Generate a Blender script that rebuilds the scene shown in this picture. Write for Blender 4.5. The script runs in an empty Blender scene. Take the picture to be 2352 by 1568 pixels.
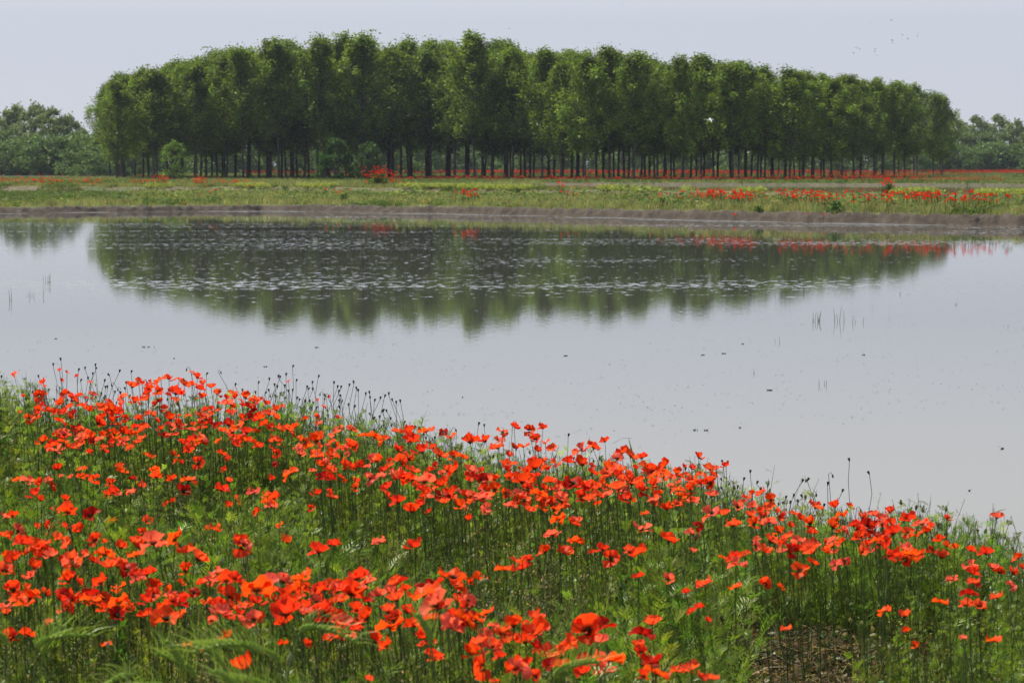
import bpy, math, random
import numpy as np
R = math.radians
rng = np.random.default_rng(7)
random.seed(7)
C = bpy.context.scene
col = C.collection

# ------------------------------------------------------------------ camera
CH = 2.17            # eye height above the pond (m)
F = 5553.0           # focal length in the units of a 2352 px wide frame
HZ = 380.0           # row of the horizon
PITCH = math.atan((784 - HZ) / F)
cam = bpy.data.cameras.new("camera")
cam.lens = 85.0; cam.sensor_width = 36.0
cam.clip_start = 0.1; cam.clip_end = 6000
cam.dof.use_dof = True; cam.dof.focus_distance = 14.0; cam.dof.aperture_fstop = 13.0
co = bpy.data.objects.new("camera", cam); col.objects.link(co)
co.location = (0, 0, CH); co.rotation_euler = (math.pi / 2 - PITCH, 0, 0)
C.camera = co

# ------------------------------------------------------------------ sky and sun
HAZE = 0.00008
SUN_EL, SUN_AZ = 54.0, -48.0      # azimuth from straight ahead (+Y), negative = to the left
w = bpy.data.worlds.new("World"); C.world = w; w.use_nodes = True
nt = w.node_tree; nt.nodes.clear()
sky = nt.nodes.new("ShaderNodeTexSky"); sky.sky_type = 'NISHITA'
sky.sun_disc = False; sky.sun_elevation = R(SUN_EL); sky.sun_rotation = R(SUN_AZ)
sky.air_density = 1.0; sky.dust_density = 0.5; sky.ozone_density = 2.0; sky.altitude = 0
SKY = 0.10
tcw = nt.nodes.new("ShaderNodeTexCoord"); sxw = nt.nodes.new("ShaderNodeSeparateXYZ"); nt.links.new(tcw.outputs["Generated"], sxw.inputs[0])
mr = nt.nodes.new("ShaderNodeMapRange"); mr.inputs[1].default_value = 0.18; mr.inputs[2].default_value = 0.45    # the milky band of a hazy day, thinning upward
mr.inputs[3].default_value = 0.93; mr.inputs[4].default_value = 0.05; nt.links.new(sxw.outputs[2], mr.inputs[0])
hz = nt.nodes.new("ShaderNodeValToRGB"); nt.links.new(sxw.outputs[2], hz.inputs[0])
e = hz.color_ramp.elements; e[0].position = 0.0; e[0].color = (0.388, 0.410, 0.472, 1); e[1].position = 0.30; e[1].color = (0.76, 0.755, 0.765, 1)
k = e.new(0.06); k.color = (0.398, 0.422, 0.487, 1); k = e.new(0.14); k.color = (0.745, 0.74, 0.755, 1)
sc_ = nt.nodes.new("ShaderNodeVectorMath"); sc_.operation = 'SCALE'; sc_.inputs[3].default_value = 1 / SKY; nt.links.new(hz.outputs[0], sc_.inputs[0])
tn = nt.nodes.new("ShaderNodeMixRGB"); nt.links.new(mr.outputs[0], tn.inputs[0]); nt.links.new(sc_.outputs[0], tn.inputs[2])
bg = nt.nodes.new("ShaderNodeBackground"); bg.inputs[1].default_value = SKY
wo = nt.nodes.new("ShaderNodeOutputWorld")
nt.links.new(sky.outputs[0], tn.inputs[1]); nt.links.new(tn.outputs[0], bg.inputs[0]); nt.links.new(bg.outputs[0], wo.inputs[0])
sl = bpy.data.lights.new("sun", 'SUN'); sl.energy = 5.0; sl.angle = R(0.55); sl.color = (1.0, 0.95, 0.87)
so = bpy.data.objects.new("sun", sl); col.objects.link(so)
so.rotation_euler = (R(90 - SUN_EL), 0, R(180 - SUN_AZ) )
C.view_settings.view_transform = 'Standard'; C.view_settings.look = 'None'
C.view_settings.exposure = 0.52; C.view_settings.gamma = 1.0; C.view_settings.use_curve_mapping = False
C.cycles.max_bounces = 6; C.cycles.diffuse_bounces = 3; C.cycles.glossy_bounces = 3
C.cycles.transmission_bounces = 4; C.cycles.transparent_max_bounces = 6; C.cycles.volume_bounces = 0
C.cycles.caustics_reflective = False; C.cycles.caustics_refractive = False

# ------------------------------------------------------------------ helpers
def smooth(t):
    t = np.clip(t, 0, 1); return t * t * (3 - 2 * t)
_perm = np.random.default_rng(3).random((256, 256))
def vnoise(x, y):
    x = np.asarray(x, float); y = np.asarray(y, float)
    xi = np.floor(x).astype(int); yi = np.floor(y).astype(int)
    fx = x - xi; fy = y - yi; fx = fx * fx * (3 - 2 * fx); fy = fy * fy * (3 - 2 * fy)
    g = lambda a, b: _perm[a & 255, b & 255]
    return (g(xi, yi) * (1 - fx) + g(xi + 1, yi) * fx) * (1 - fy) + (g(xi, yi + 1) * (1 - fx) + g(xi + 1, yi + 1) * fx) * fy
def fbm(x, y, n=4):
    s = 0; a = .5
    for i in range(n):
        s = s + a * vnoise(x * 2 ** i + 17 * i, y * 2 ** i + 31 * i); a *= .5
    return s / (1 - .5 ** n)

def tag(o, label=None, cat=None, group=None, kind=None):
    if label: o["label"] = label
    if cat: o["category"] = cat
    if group: o["group"] = group
    if kind: o["kind"] = kind
    return o
def empty(name, loc=(0, 0, 0), rz=0.0, s=1.0):
    o = bpy.data.objects.new(name, None); col.objects.link(o)
    o.empty_display_size = .1; o.location = loc; o.rotation_euler = (0, 0, rz); o.scale = (s, s, s); return o
def mesh_np(name, V, Q, tint=None, smooth_=False):
    """V (n,3), Q (m,4) quads, tint (n,3) -> mesh"""
    me = bpy.data.meshes.new(name)
    V = np.asarray(V, np.float32); Q = np.asarray(Q, np.int32)
    me.vertices.add(len(V)); me.vertices.foreach_set("co", V.ravel())
    k = Q.shape[1]
    me.loops.add(Q.size); me.loops.foreach_set("vertex_index", Q.ravel())
    me.polygons.add(len(Q)); me.polygons.foreach_set("loop_start", np.arange(0, Q.size, k, dtype=np.int32))
    me.polygons.foreach_set("loop_total", np.full(len(Q), k, np.int32))
    if smooth_: me.polygons.foreach_set("use_smooth", np.ones(len(Q), bool))
    if tint is not None:
        a = me.attributes.new("tint", 'FLOAT_COLOR', 'POINT')
        c = np.ones((len(V), 4), np.float32); c[:, :3] = tint; a.data.foreach_set("color", c.ravel())
    me.update(calc_edges=True); return me
def link(name, me, mat=None, parent=None, loc=None):
    o = bpy.data.objects.new(name, me); col.objects.link(o)
    if mat is not None and not me.materials: me.materials.append(mat)
    if parent is not None: o.parent = parent
    if loc is not None: o.location = loc
    return o
def smooth_all(me):
    me.polygons.foreach_set("use_smooth", np.ones(len(me.polygons), bool)); return me

class Q:
    """collects quads with a tint per vertex"""
    def __init__(s): s.V = []; s.F = []; s.T = []; s.n = 0
    def add(s, V, F, T):
        V = np.asarray(V, float); F = np.asarray(F, int)
        T = np.broadcast_to(np.asarray(T, float), (len(V), 3))
        s.V.append(V); s.F.append(F + s.n); s.T.append(T); s.n += len(V)
    def arr(s): return np.concatenate(s.V), np.concatenate(s.F), np.concatenate(s.T)
    def leaf(s, p, d, n, L, W, T, mid=.45):
        d = d / np.linalg.norm(d); sd = np.cross(d, n); sd = sd / (np.linalg.norm(sd) + 1e-9)
        s.add([p, p + d * L * mid + sd * W / 2, p + d * L, p + d * L * mid - sd * W / 2], [[0, 1, 2, 3]], T)
    def blade(s, P, Wd, n, T):
        """ribbon along the points P with widths Wd"""
        P = np.asarray(P, float); d = np.gradient(P, axis=0); sd = np.cross(d, n); sd /= (np.linalg.norm(sd, axis=1)[:, None] + 1e-9)
        Wd = np.asarray(Wd)[:, None] / 2
        V = np.empty((2 * len(P), 3)); V[0::2] = P - sd * Wd; V[1::2] = P + sd * Wd
        F = [[2 * i, 2 * i + 1, 2 * i + 3, 2 * i + 2] for i in range(len(P) - 1)]
        s.add(V, F, T)
    def tube(s, P, rad, T, k=4):
        P = np.asarray(P, float); rad = np.broadcast_to(rad, (len(P),)); d = np.gradient(P, axis=0)
        d /= np.linalg.norm(d, axis=1)[:, None]
        a = np.cross(d, [.31, .95, .05]); a /= np.linalg.norm(a, axis=1)[:, None]; b = np.cross(d, a)
        V = []
        for i in range(len(P)):
            for j in range(k):
                t = 2 * math.pi * j / k; V.append(P[i] + rad[i] * (a[i] * math.cos(t) + b[i] * math.sin(t)))
        F = [[i * k + j, i * k + (j + 1) % k, (i + 1) * k + (j + 1) % k, (i + 1) * k + j] for i in range(len(P) - 1) for j in range(k)]
        s.add(V, F, T)
def spread(protos, X, idx, rz, sc, szz=None, var=.18, tilt=.12, r=rng):
    """copies of small plants merged to ONE mesh (used only for uncountable stuff)"""
    Vs, Fs, Ts = [], [], []; n = 0
    if szz is None: szz = np.ones(len(X))
    for k, (V, Fq, T) in enumerate(protos):
        m = np.where(idx == k)[0]
        if not len(m): continue
        c, s_ = np.cos(rz[m])[:, None], np.sin(rz[m])[:, None]; S = sc[m][:, None]
        x = (V[None, :, 0] * c - V[None, :, 1] * s_) * S; y = (V[None, :, 0] * s_ + V[None, :, 1] * c) * S
        z = V[None, :, 2] * S * szz[m][:, None]
        tx = r.normal(0, tilt, (len(m), 1)); ty = r.normal(0, tilt, (len(m), 1))
        x = x + z * tx; y = y + z * ty
        P = np.stack([x + X[m, 0:1], y + X[m, 1:2], z + X[m, 2:3]], -1).reshape(-1, 3)
        g = r.normal(1, var, (len(m), 1, 1)).clip(.45, 1.7); hue = r.normal(0, var * .5, (len(m), 1))
        t = T[None] * g; t = t.copy(); t[:, :, 0] *= 1 + hue; t = np.clip(t, 0, 1)
        Ff = (Fq[None] + (np.arange(len(m)) * len(V))[:, None, None]).reshape(-1, 4)
        Vs.append(P.astype(np.float32)); Fs.append((Ff + n).astype(np.int32)); Ts.append(t.reshape(-1, 3).astype(np.float32)); n += len(P)
    return np.concatenate(Vs), np.concatenate(Fs), np.concatenate(Ts)

# ------------------------------------------------------------------ materials
def newmat(name):
    m = bpy.data.materials.new(name); m.use_nodes = True; t = m.node_tree; t.nodes.clear(); return m, t
def N(t, typ, **kw):
    n = t.nodes.new(typ)
    for k, v in kw.items():
        if k.startswith("i_"): n.inputs[k[2:].replace("_", " ")].default_value = v
        else: setattr(n, k, v)
    return n
def leafy(name, transl=.35, gloss=.06, rough=.35, boost=(1, 1, 1), tb=(1.3, 1.35, .7)):
    """thin leaf: diffuse + light coming through + a little gloss; colour from the plant's own tint"""
    m, t = newmat(name); L = t.links.new
    a = N(t, "ShaderNodeAttribute", attribute_name="tint")
    b = N(t, "ShaderNodeMixRGB", blend_type='MULTIPLY'); b.inputs[0].default_value = 1; b.inputs[2].default_value = (*boost, 1); L(a.outputs[0], b.inputs[1])
    c = N(t, "ShaderNodeMixRGB", blend_type='MULTIPLY'); c.inputs[0].default_value = 1; c.inputs[2].default_value = (*tb, 1); L(b.outputs[0], c.inputs[1])
    d = N(t, "ShaderNodeBsdfDiffuse"); L(b.outputs[0], d.inputs[0])
    tr = N(t, "ShaderNodeBsdfTranslucent"); L(c.outputs[0], tr.inputs[0])
    mx = N(t, "ShaderNodeMixShader"); mx.inputs[0].default_value = transl; L(d.outputs[0], mx.inputs[1]); L(tr.outputs[0], mx.inputs[2])
    g = N(t, "ShaderNodeBsdfGlossy"); g.inputs["Roughness"].default_value = rough; g.inputs[0].default_value = (.78, .85, .60, 1)
    m2 = N(t, "ShaderNodeMixShader"); m2.inputs[0].default_value = gloss; L(mx.outputs[0], m2.inputs[1]); L(g.outputs[0], m2.inputs[2])
    o = N(t, "ShaderNodeOutputMaterial"); L(m2.outputs[0], o.inputs[0]); return m
M = {}
M["foliage"] = leafy("meadow_leaf", .44, .024, .38)
M["grass"] = leafy("grass_blade", .42, .012, .5)
M["poplar"] = leafy("poplar_leaf", .38, .02, .45, tb=(1.5, 1.45, .6))
M["farleaf"] = leafy("tree_leaf", .25, .02, .5)
M["petal"] = leafy("poppy_petal", .52, .009, .45, tb=(1.12, 1.3, .8))
M["ear"] = leafy("barley_green", .4, .05, .4)

def bark_mat():
    m, t = newmat("poplar_bark"); L = t.links.new
    tc = N(t, "ShaderNodeTexCoord"); mp = N(t, "ShaderNodeMapping"); mp.inputs["Scale"].default_value = (6, 6, 1.2); L(tc.outputs["Object"], mp.inputs[0])
    n = N(t, "ShaderNodeTexNoise"); n.inputs["Scale"].default_value = 2.0; n.inputs["Detail"].default_value = 5; L(mp.outputs[0], n.inputs["Vector"])
    r = N(t, "ShaderNodeValToRGB"); r.color_ramp.elements[0].position = .3; r.color_ramp.elements[0].color = (.035, .03, .024, 1)
    r.color_ramp.elements[1].position = .75; r.color_ramp.elements[1].color = (.11, .098, .08, 1); L(n.outputs[0], r.inputs[0])
    p = N(t, "ShaderNodeBsdfPrincipled"); p.inputs["Roughness"].default_value = .9; L(r.outputs[0], p.inputs["Base Color"])
    b = N(t, "ShaderNodeBump"); b.inputs["Strength"].default_value = .5; b.inputs["Distance"].default_value = .02; L(n.outputs[0], b.inputs["Height"]); L(b.outputs[0], p.inputs["Normal"])
    o = N(t, "ShaderNodeOutputMaterial"); L(p.outputs[0], o.inputs[0]); return m
M["bark"] = bark_mat()
def ground_mat(name, c1, c2, c3, s1, s2, bump=.03, useattr=False):
    m, t = newmat(name); L = t.links.new
    tc = N(t, "ShaderNodeTexCoord")
    n1 = N(t, "ShaderNodeTexNoise"); n1.inputs["Scale"].default_value = s1; n1.inputs["Detail"].default_value = 6; n1.inputs["Roughness"].default_value = .65; L(tc.outputs["Object"], n1.inputs["Vector"])
    n2 = N(t, "ShaderNodeTexNoise"); n2.inputs["Scale"].default_value = s2; n2.inputs["Detail"].default_value = 8; n2.inputs["Roughness"].default_value = .7; L(tc.outputs["Object"], n2.inputs["Vector"])
    r = N(t, "ShaderNodeValToRGB"); e = r.color_ramp.elements
    e[0].position = .35; e[0].color = (*c1, 1); e[1].position = .68; e[1].color = (*c3, 1); k = e.new(.5); k.color = (*c2, 1); L(n1.outputs[0], r.inputs[0])
    v = N(t, "ShaderNodeMapRange"); v.inputs[1].default_value = .3; v.inputs[2].default_value = .7; v.inputs[3].default_value = .55; v.inputs[4].default_value = 1.4; L(n2.outputs[0], v.inputs[0])
    mm = N(t, "ShaderNodeMixRGB", blend_type='MULTIPLY'); mm.inputs[0].default_value = 1; L(v.outputs[0], mm.inputs[2])
    if useattr:
        a = N(t, "ShaderNodeAttribute", attribute_name="tint"); L(a.outputs[0], mm.inputs[1])
    else: L(r.outputs[0], mm.inputs[1])
    p = N(t, "ShaderNodeBsdfPrincipled"); p.inputs["Roughness"].default_value = .95; p.inputs["Specular IOR Level"].default_value = .2; L(mm.outputs[0], p.inputs["Base Color"])
    b = N(t, "ShaderNodeBump"); b.inputs["Strength"].default_value = .8; b.inputs["Distance"].default_value = bump; L(n2.outputs[0], b.inputs["Height"]); L(b.outputs[0], p.inputs["Normal"])
    o = N(t, "ShaderNodeOutputMaterial"); L(p.outputs[0], o.inputs[0]); return m
M["soil"] = ground_mat("bank_soil", (.035, .026, .018), (.075, .056, .04), (.18, .14, .10), 2.5, 30)
M["land"] = ground_mat("far_land", (0, 0, 0), (0, 0, 0), (0, 0, 0), .3, 2.2, .12, True)
M["base"] = ground_mat("bed", (.05, .045, .03), (.06, .05, .035), (.08, .07, .05), .1, 2)

def water_mat(name, body, scum=True, amp=1.0):
    m, t = newmat(name); L = t.links.new
    tc = N(t, "ShaderNodeTexCoord")
    # ripples
    mp = N(t, "ShaderNodeMapping"); mp.inputs["Scale"].default_value = (1.0, .6, 1); mp.inputs["Rotation"].default_value = (0, 0, R(8)); L(tc.outputs["Object"], mp.inputs[0])
    n1 = N(t, "ShaderNodeTexNoise"); n1.inputs["Scale"].default_value = 8.0; n1.inputs["Detail"].default_value = 3; n1.inputs["Roughness"].default_value = .55; L(mp.outputs[0], n1.inputs["Vector"])
    b = N(t, "ShaderNodeBump"); b.inputs["Strength"].default_value = 1; b.inputs["Distance"].default_value = .00062 * amp; L(n1.outputs[0], b.inputs["Height"])
    p = N(t, "ShaderNodeBsdfPrincipled"); p.inputs["Base Color"].default_value = (*body, 1); p.inputs["Roughness"].default_value = .015
    p.inputs["IOR"].default_value = 1.42; L(b.outputs[0], p.inputs["Normal"])
    out = N(t, "ShaderNodeOutputMaterial")
    if not scum: L(p.outputs[0], out.inputs[0]); return m
    # floating film plus sky glint on ripples, painted as pale matte flecks in drifts
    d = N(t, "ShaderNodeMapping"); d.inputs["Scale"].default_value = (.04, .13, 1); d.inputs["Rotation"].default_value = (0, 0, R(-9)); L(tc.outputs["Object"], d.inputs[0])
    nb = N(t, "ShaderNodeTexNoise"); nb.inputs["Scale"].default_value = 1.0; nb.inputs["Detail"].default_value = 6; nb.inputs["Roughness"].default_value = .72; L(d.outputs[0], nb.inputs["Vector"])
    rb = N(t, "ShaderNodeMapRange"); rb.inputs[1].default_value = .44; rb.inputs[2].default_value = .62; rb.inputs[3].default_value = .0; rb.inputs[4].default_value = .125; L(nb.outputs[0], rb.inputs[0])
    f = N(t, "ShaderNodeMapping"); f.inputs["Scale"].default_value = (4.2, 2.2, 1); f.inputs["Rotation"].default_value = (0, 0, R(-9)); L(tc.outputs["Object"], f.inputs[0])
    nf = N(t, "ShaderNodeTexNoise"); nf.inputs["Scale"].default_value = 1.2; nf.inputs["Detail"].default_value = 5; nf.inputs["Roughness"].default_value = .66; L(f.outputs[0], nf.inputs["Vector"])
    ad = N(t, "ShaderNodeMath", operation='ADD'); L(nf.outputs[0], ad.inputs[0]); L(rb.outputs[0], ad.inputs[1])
    # flecks lie on the far two thirds of the pond
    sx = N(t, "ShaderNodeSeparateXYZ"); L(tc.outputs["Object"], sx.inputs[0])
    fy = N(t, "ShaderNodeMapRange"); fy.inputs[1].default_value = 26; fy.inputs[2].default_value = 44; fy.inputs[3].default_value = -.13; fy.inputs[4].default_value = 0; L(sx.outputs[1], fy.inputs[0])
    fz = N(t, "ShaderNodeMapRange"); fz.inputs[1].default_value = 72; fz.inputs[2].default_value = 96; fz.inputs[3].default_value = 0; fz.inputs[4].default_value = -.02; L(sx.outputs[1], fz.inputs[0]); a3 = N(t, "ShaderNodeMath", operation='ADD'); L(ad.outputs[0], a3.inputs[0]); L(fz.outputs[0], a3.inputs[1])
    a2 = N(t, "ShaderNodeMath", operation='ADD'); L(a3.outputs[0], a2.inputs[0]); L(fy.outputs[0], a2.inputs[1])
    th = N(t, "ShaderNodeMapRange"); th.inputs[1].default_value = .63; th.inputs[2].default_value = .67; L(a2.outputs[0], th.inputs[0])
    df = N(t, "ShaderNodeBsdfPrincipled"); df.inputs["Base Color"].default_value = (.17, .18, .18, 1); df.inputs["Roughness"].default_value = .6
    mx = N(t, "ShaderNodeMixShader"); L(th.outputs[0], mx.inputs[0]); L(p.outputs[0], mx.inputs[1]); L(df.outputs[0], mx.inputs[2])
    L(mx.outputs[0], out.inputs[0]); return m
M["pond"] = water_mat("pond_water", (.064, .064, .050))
M["paddy"] = water_mat("paddy_water", (.10, .10, .08), scum=False, amp=2.0)

# ------------------------------------------------------------------ rays and ground heights
cp, sp_ = math.cos(PITCH), math.sin(PITCH)
def ray(px, py):
    """unit-Y ray of a pixel of the 2352 px wide frame"""
    a, b = (px - 1176) / F, (784 - py) / F
    dy = cp + b * sp_; dz = -sp_ + b * cp
    return a / dy, dz / dy      # x and z gained per metre of Y
EX = [-30, -14, -8, -3.28, -.75, 1.03, 2.1, 2.33, 3.5, 6, 14, 30]
EY = [19, 17.5, 16.5, 15.6, 15.1, 13.7, 11.8, 11.3, 9.4, 6.2, -2, -20]
def edgeY(x): return np.interp(x, EX, EY) + .25 * (fbm(np.asarray(x) * 1.3 + 9, np.zeros_like(np.asarray(x, float)) + 4.2, 3) - .5)
def G(x, y):
    x = np.asarray(x, float); y = np.asarray(y, float)
    s = edgeY(x) - y
    b = np.interp(s, [-2, -1, 0, .25, 1, 2.5, 4, 6, 9, 30], [-.5, -.4, -.03, .07, .14, .27, .41, .51, .59, .62])
    h = .24 * smooth((.4 - x) / 2.2) * smooth(s / .9) * (1 - smooth((s - 3.2) / 3.6))
    return b + h + (fbm(x * 1.7, y * 1.7, 4) - .5) * .16 * smooth((s + .1) / 1.0)
def hit(px, py, h, y0=3.2):
    """where the ray through a pixel meets a layer h above the bank; else None"""
    dx, dz = ray(px, py); ys = np.arange(y0, 16.5, .03)
    xs = dx * ys; zs = CH + dz * ys; inside = ys < edgeY(xs) - .05
    k = np.where((zs <= G(xs, ys) + h) & inside)[0]
    if len(k): i = k[0]; return xs[i], ys[i], zs[i]
    return None

# far land, in the coordinates (column px of the frame, distance Y)
def YS(px): return np.interp(px, [-3000, 0, 300, 600, 800, 1000, 1300, 1600, 1900, 2352, 5500], [125, 109.5, 113, 116, 113, 109.5, 103, 96.4, 91.3, 86.1, 70]) + 1.3 * (fbm(np.asarray(px, float) * .009, np.asarray(px, float) * 0 + 3, 3) - .5)
def ZL(px): return np.interp(px, [0, 600, 1000, 2352], [.22, .24, .30, .38])
def YD(px): return np.interp(px, [-3000, 0, 1176, 2352, 5500], [230, 183, 146, 116, 95])
def YP(px): return np.interp(px, [-3000, 1100, 2352, 5500], [222, 222, 206, 180])
def HF(px, y):
    px = np.asarray(px, float); y = np.asarray(y, float); x = (px - 1176) / F * y
    ys = YS(px)
    zl = ZL(px) + .10 * (fbm(x * .5, y * .5, 4) - .5)
    s = y - ys
    z = np.where(s < 0, -.35 + .33 * smooth((s + 1.5) / 1.5), -.02 + (zl + .02) * smooth(s / .55) ** .8)
    z = z + .26 * (fbm(x * 4.3, y * 3.3, 4) - .5) * smooth((s + .2) / .5)
    d = (y - YD(px) + .8 * (fbm(x * .2, y * 0 + 8, 3) - .5)) 
    crest = .74 - .10 * smooth((900 - px) / 900)
    z2 = np.where(px > 1300, .30, .40); z2 = .40 - .12 * smooth((px - 1150) / 350)
    zb = np.where(d > 0, z2, z)
    dk = smooth((2.6 - np.abs(d)) / 2.0)
    z = zb + (crest + .12 * (fbm(x * .6, y * .6, 3) - .5) - zb) * dk
    e = y - YP(px)
    z3 = np.where(e > 0, .40, z)
    z = z3 + (.62 + .08 * (fbm(x * .5, y * .5, 3) - .5) - z3) * smooth((2.5 - np.abs(e - .8)) / 2.2) * smooth((px - 900) / 400)
    z = z + np.where(e > 3, .05 * (fbm(x * .2, y * .2, 3) - .5), 0)
    return z
def far_xyz(px, y): return (px - 1176) / F * y, y, HF(px, y)

# ------------------------------------------------------------------ ground, bank, far land, water
def sheet(name, X, Y, Z, mat, tint=None):
    n, m = X.shape; V = np.stack([X, Y, Z], -1).reshape(-1, 3)
    i = np.arange(n - 1)[:, None] * m + np.arange(m - 1)[None]
    Fq = np.stack([i, i + 1, i + m + 1, i + m], -1).reshape(-1, 4)
    me = mesh_np(name, V, Fq, None if tint is None else tint.reshape(-1, 3), True)
    return link(name, me, mat)
gx, gy = np.meshgrid(np.linspace(-4000, 4000, 9), np.linspace(-1500, 5500, 9))
tag(sheet("ground", gx, gy, gx * 0 - .6, M["base"]), kind="structure")
gx, gy = np.meshgrid(np.linspace(-16, 16, 330), np.linspace(-8, 18.5, 280))
tag(sheet("near_bank_soil", gx, gy, G(gx, gy), M["soil"]), kind="structure")

pxs = np.concatenate([np.linspace(-2600, -60, 60)[:-1], np.arange(-60, 2420, 5), np.linspace(2420, 5000, 60)])
def rows():
    t = [("s", v) for v in np.concatenate([np.arange(-2.0, 2.0, .1), np.arange(2, 5, .5)])]
    t += [("m", v) for v in np.linspace(0, 1, 26)]
    t += [("d", v) for v in np.arange(-4, 4.01, .25)]
    t += [("n", v) for v in np.linspace(0, 1, 16)[1:-1]]
    t += [("p", v) for v in np.arange(-3, 6, .4)]
    t += [("f", v) for v in np.geomspace(1, 12, 60)[1:]]
    return t
PX, YY = [], []
for k, v in rows():
    if k == "s": y = YS(pxs) + v
    elif k == "m": a = YS(pxs) + 5; y = a + (YD(pxs) - 4.25 - a) * v
    elif k == "d": y = YD(pxs) + v
    elif k == "n": a = YD(pxs) + 4; y = a + (YP(pxs) - 3 - a) * v
    elif k == "p": y = YP(pxs) + v
    else: y = YP(pxs) * v + 5
    PX.append(pxs); YY.append(y)
PX = np.array(PX); YY = np.array(YY)
XX = (PX - 1176) / F * YY; ZZ = HF(PX, YY)
sS = YY - YS(PX); sD = YY - YD(PX); sP = YY - YP(PX)
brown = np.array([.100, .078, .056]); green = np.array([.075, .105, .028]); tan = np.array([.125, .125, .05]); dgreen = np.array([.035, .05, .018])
nz = fbm(XX * .15, YY * .15, 4); nf = fbm(XX * 1.1 + 5, YY * .8, 4)
def lerp(a, b, t): return a + (b - a) * t[..., None]
T = lerp(green[None, None], tan[None, None], smooth((nz - .42) / .2))
T = lerp(T, brown[None, None] * .75, np.maximum(smooth((1.0 + .9 * (nf - .5) - sS) / .3), 0))
face = smooth((1.2 - np.abs(sD + 1.6)) / 1.0) * smooth((nf + .32 * smooth((PX - 200) / 900) - .38) / .2)
T = lerp(T, np.array([.15, .115, .075])[None, None], face)
T = lerp(T, brown[None, None], smooth((1.0 - np.abs(sP + .3)) / .8) * smooth((PX - 1000) / 300) * .8)
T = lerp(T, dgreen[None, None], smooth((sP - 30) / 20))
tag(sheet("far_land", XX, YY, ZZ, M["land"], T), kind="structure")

def flat(name, pts, z, mat):
    me = bpy.data.meshes.new(name); me.from_pydata([(x, y, z) for x, y in pts], [], [list(range(len(pts)))]); me.update()
    return link(name, me, mat)
near = [(x, float(np.interp(x, EX, EY)) - .8) for x in np.linspace(-14, 14, 57)]
far = [((p - 1176) / F * (float(YS(p)) + 1.0), float(YS(p)) + 1.0) for p in np.linspace(4600, -2200, 400)]
near = [(-55, 18.0)] + near + [(45, -6)]
tag(flat("pond_water", near + far, 0.0, M["pond"]), "calm flooded pond reflecting sky and poplars", kind="structure")
pl = [((p - 1176) / F * (YD(p) + 1), YD(p) + 1) for p in np.linspace(1230, 4600, 30)] + [((p - 1176) / F * (YP(p) + .2), YP(p) + .2) for p in np.linspace(4600, 1150, 30)]
tag(flat("paddy_water", pl, .44, M["paddy"]), "shallow flooded paddy behind the earth dike", kind="structure")

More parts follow.
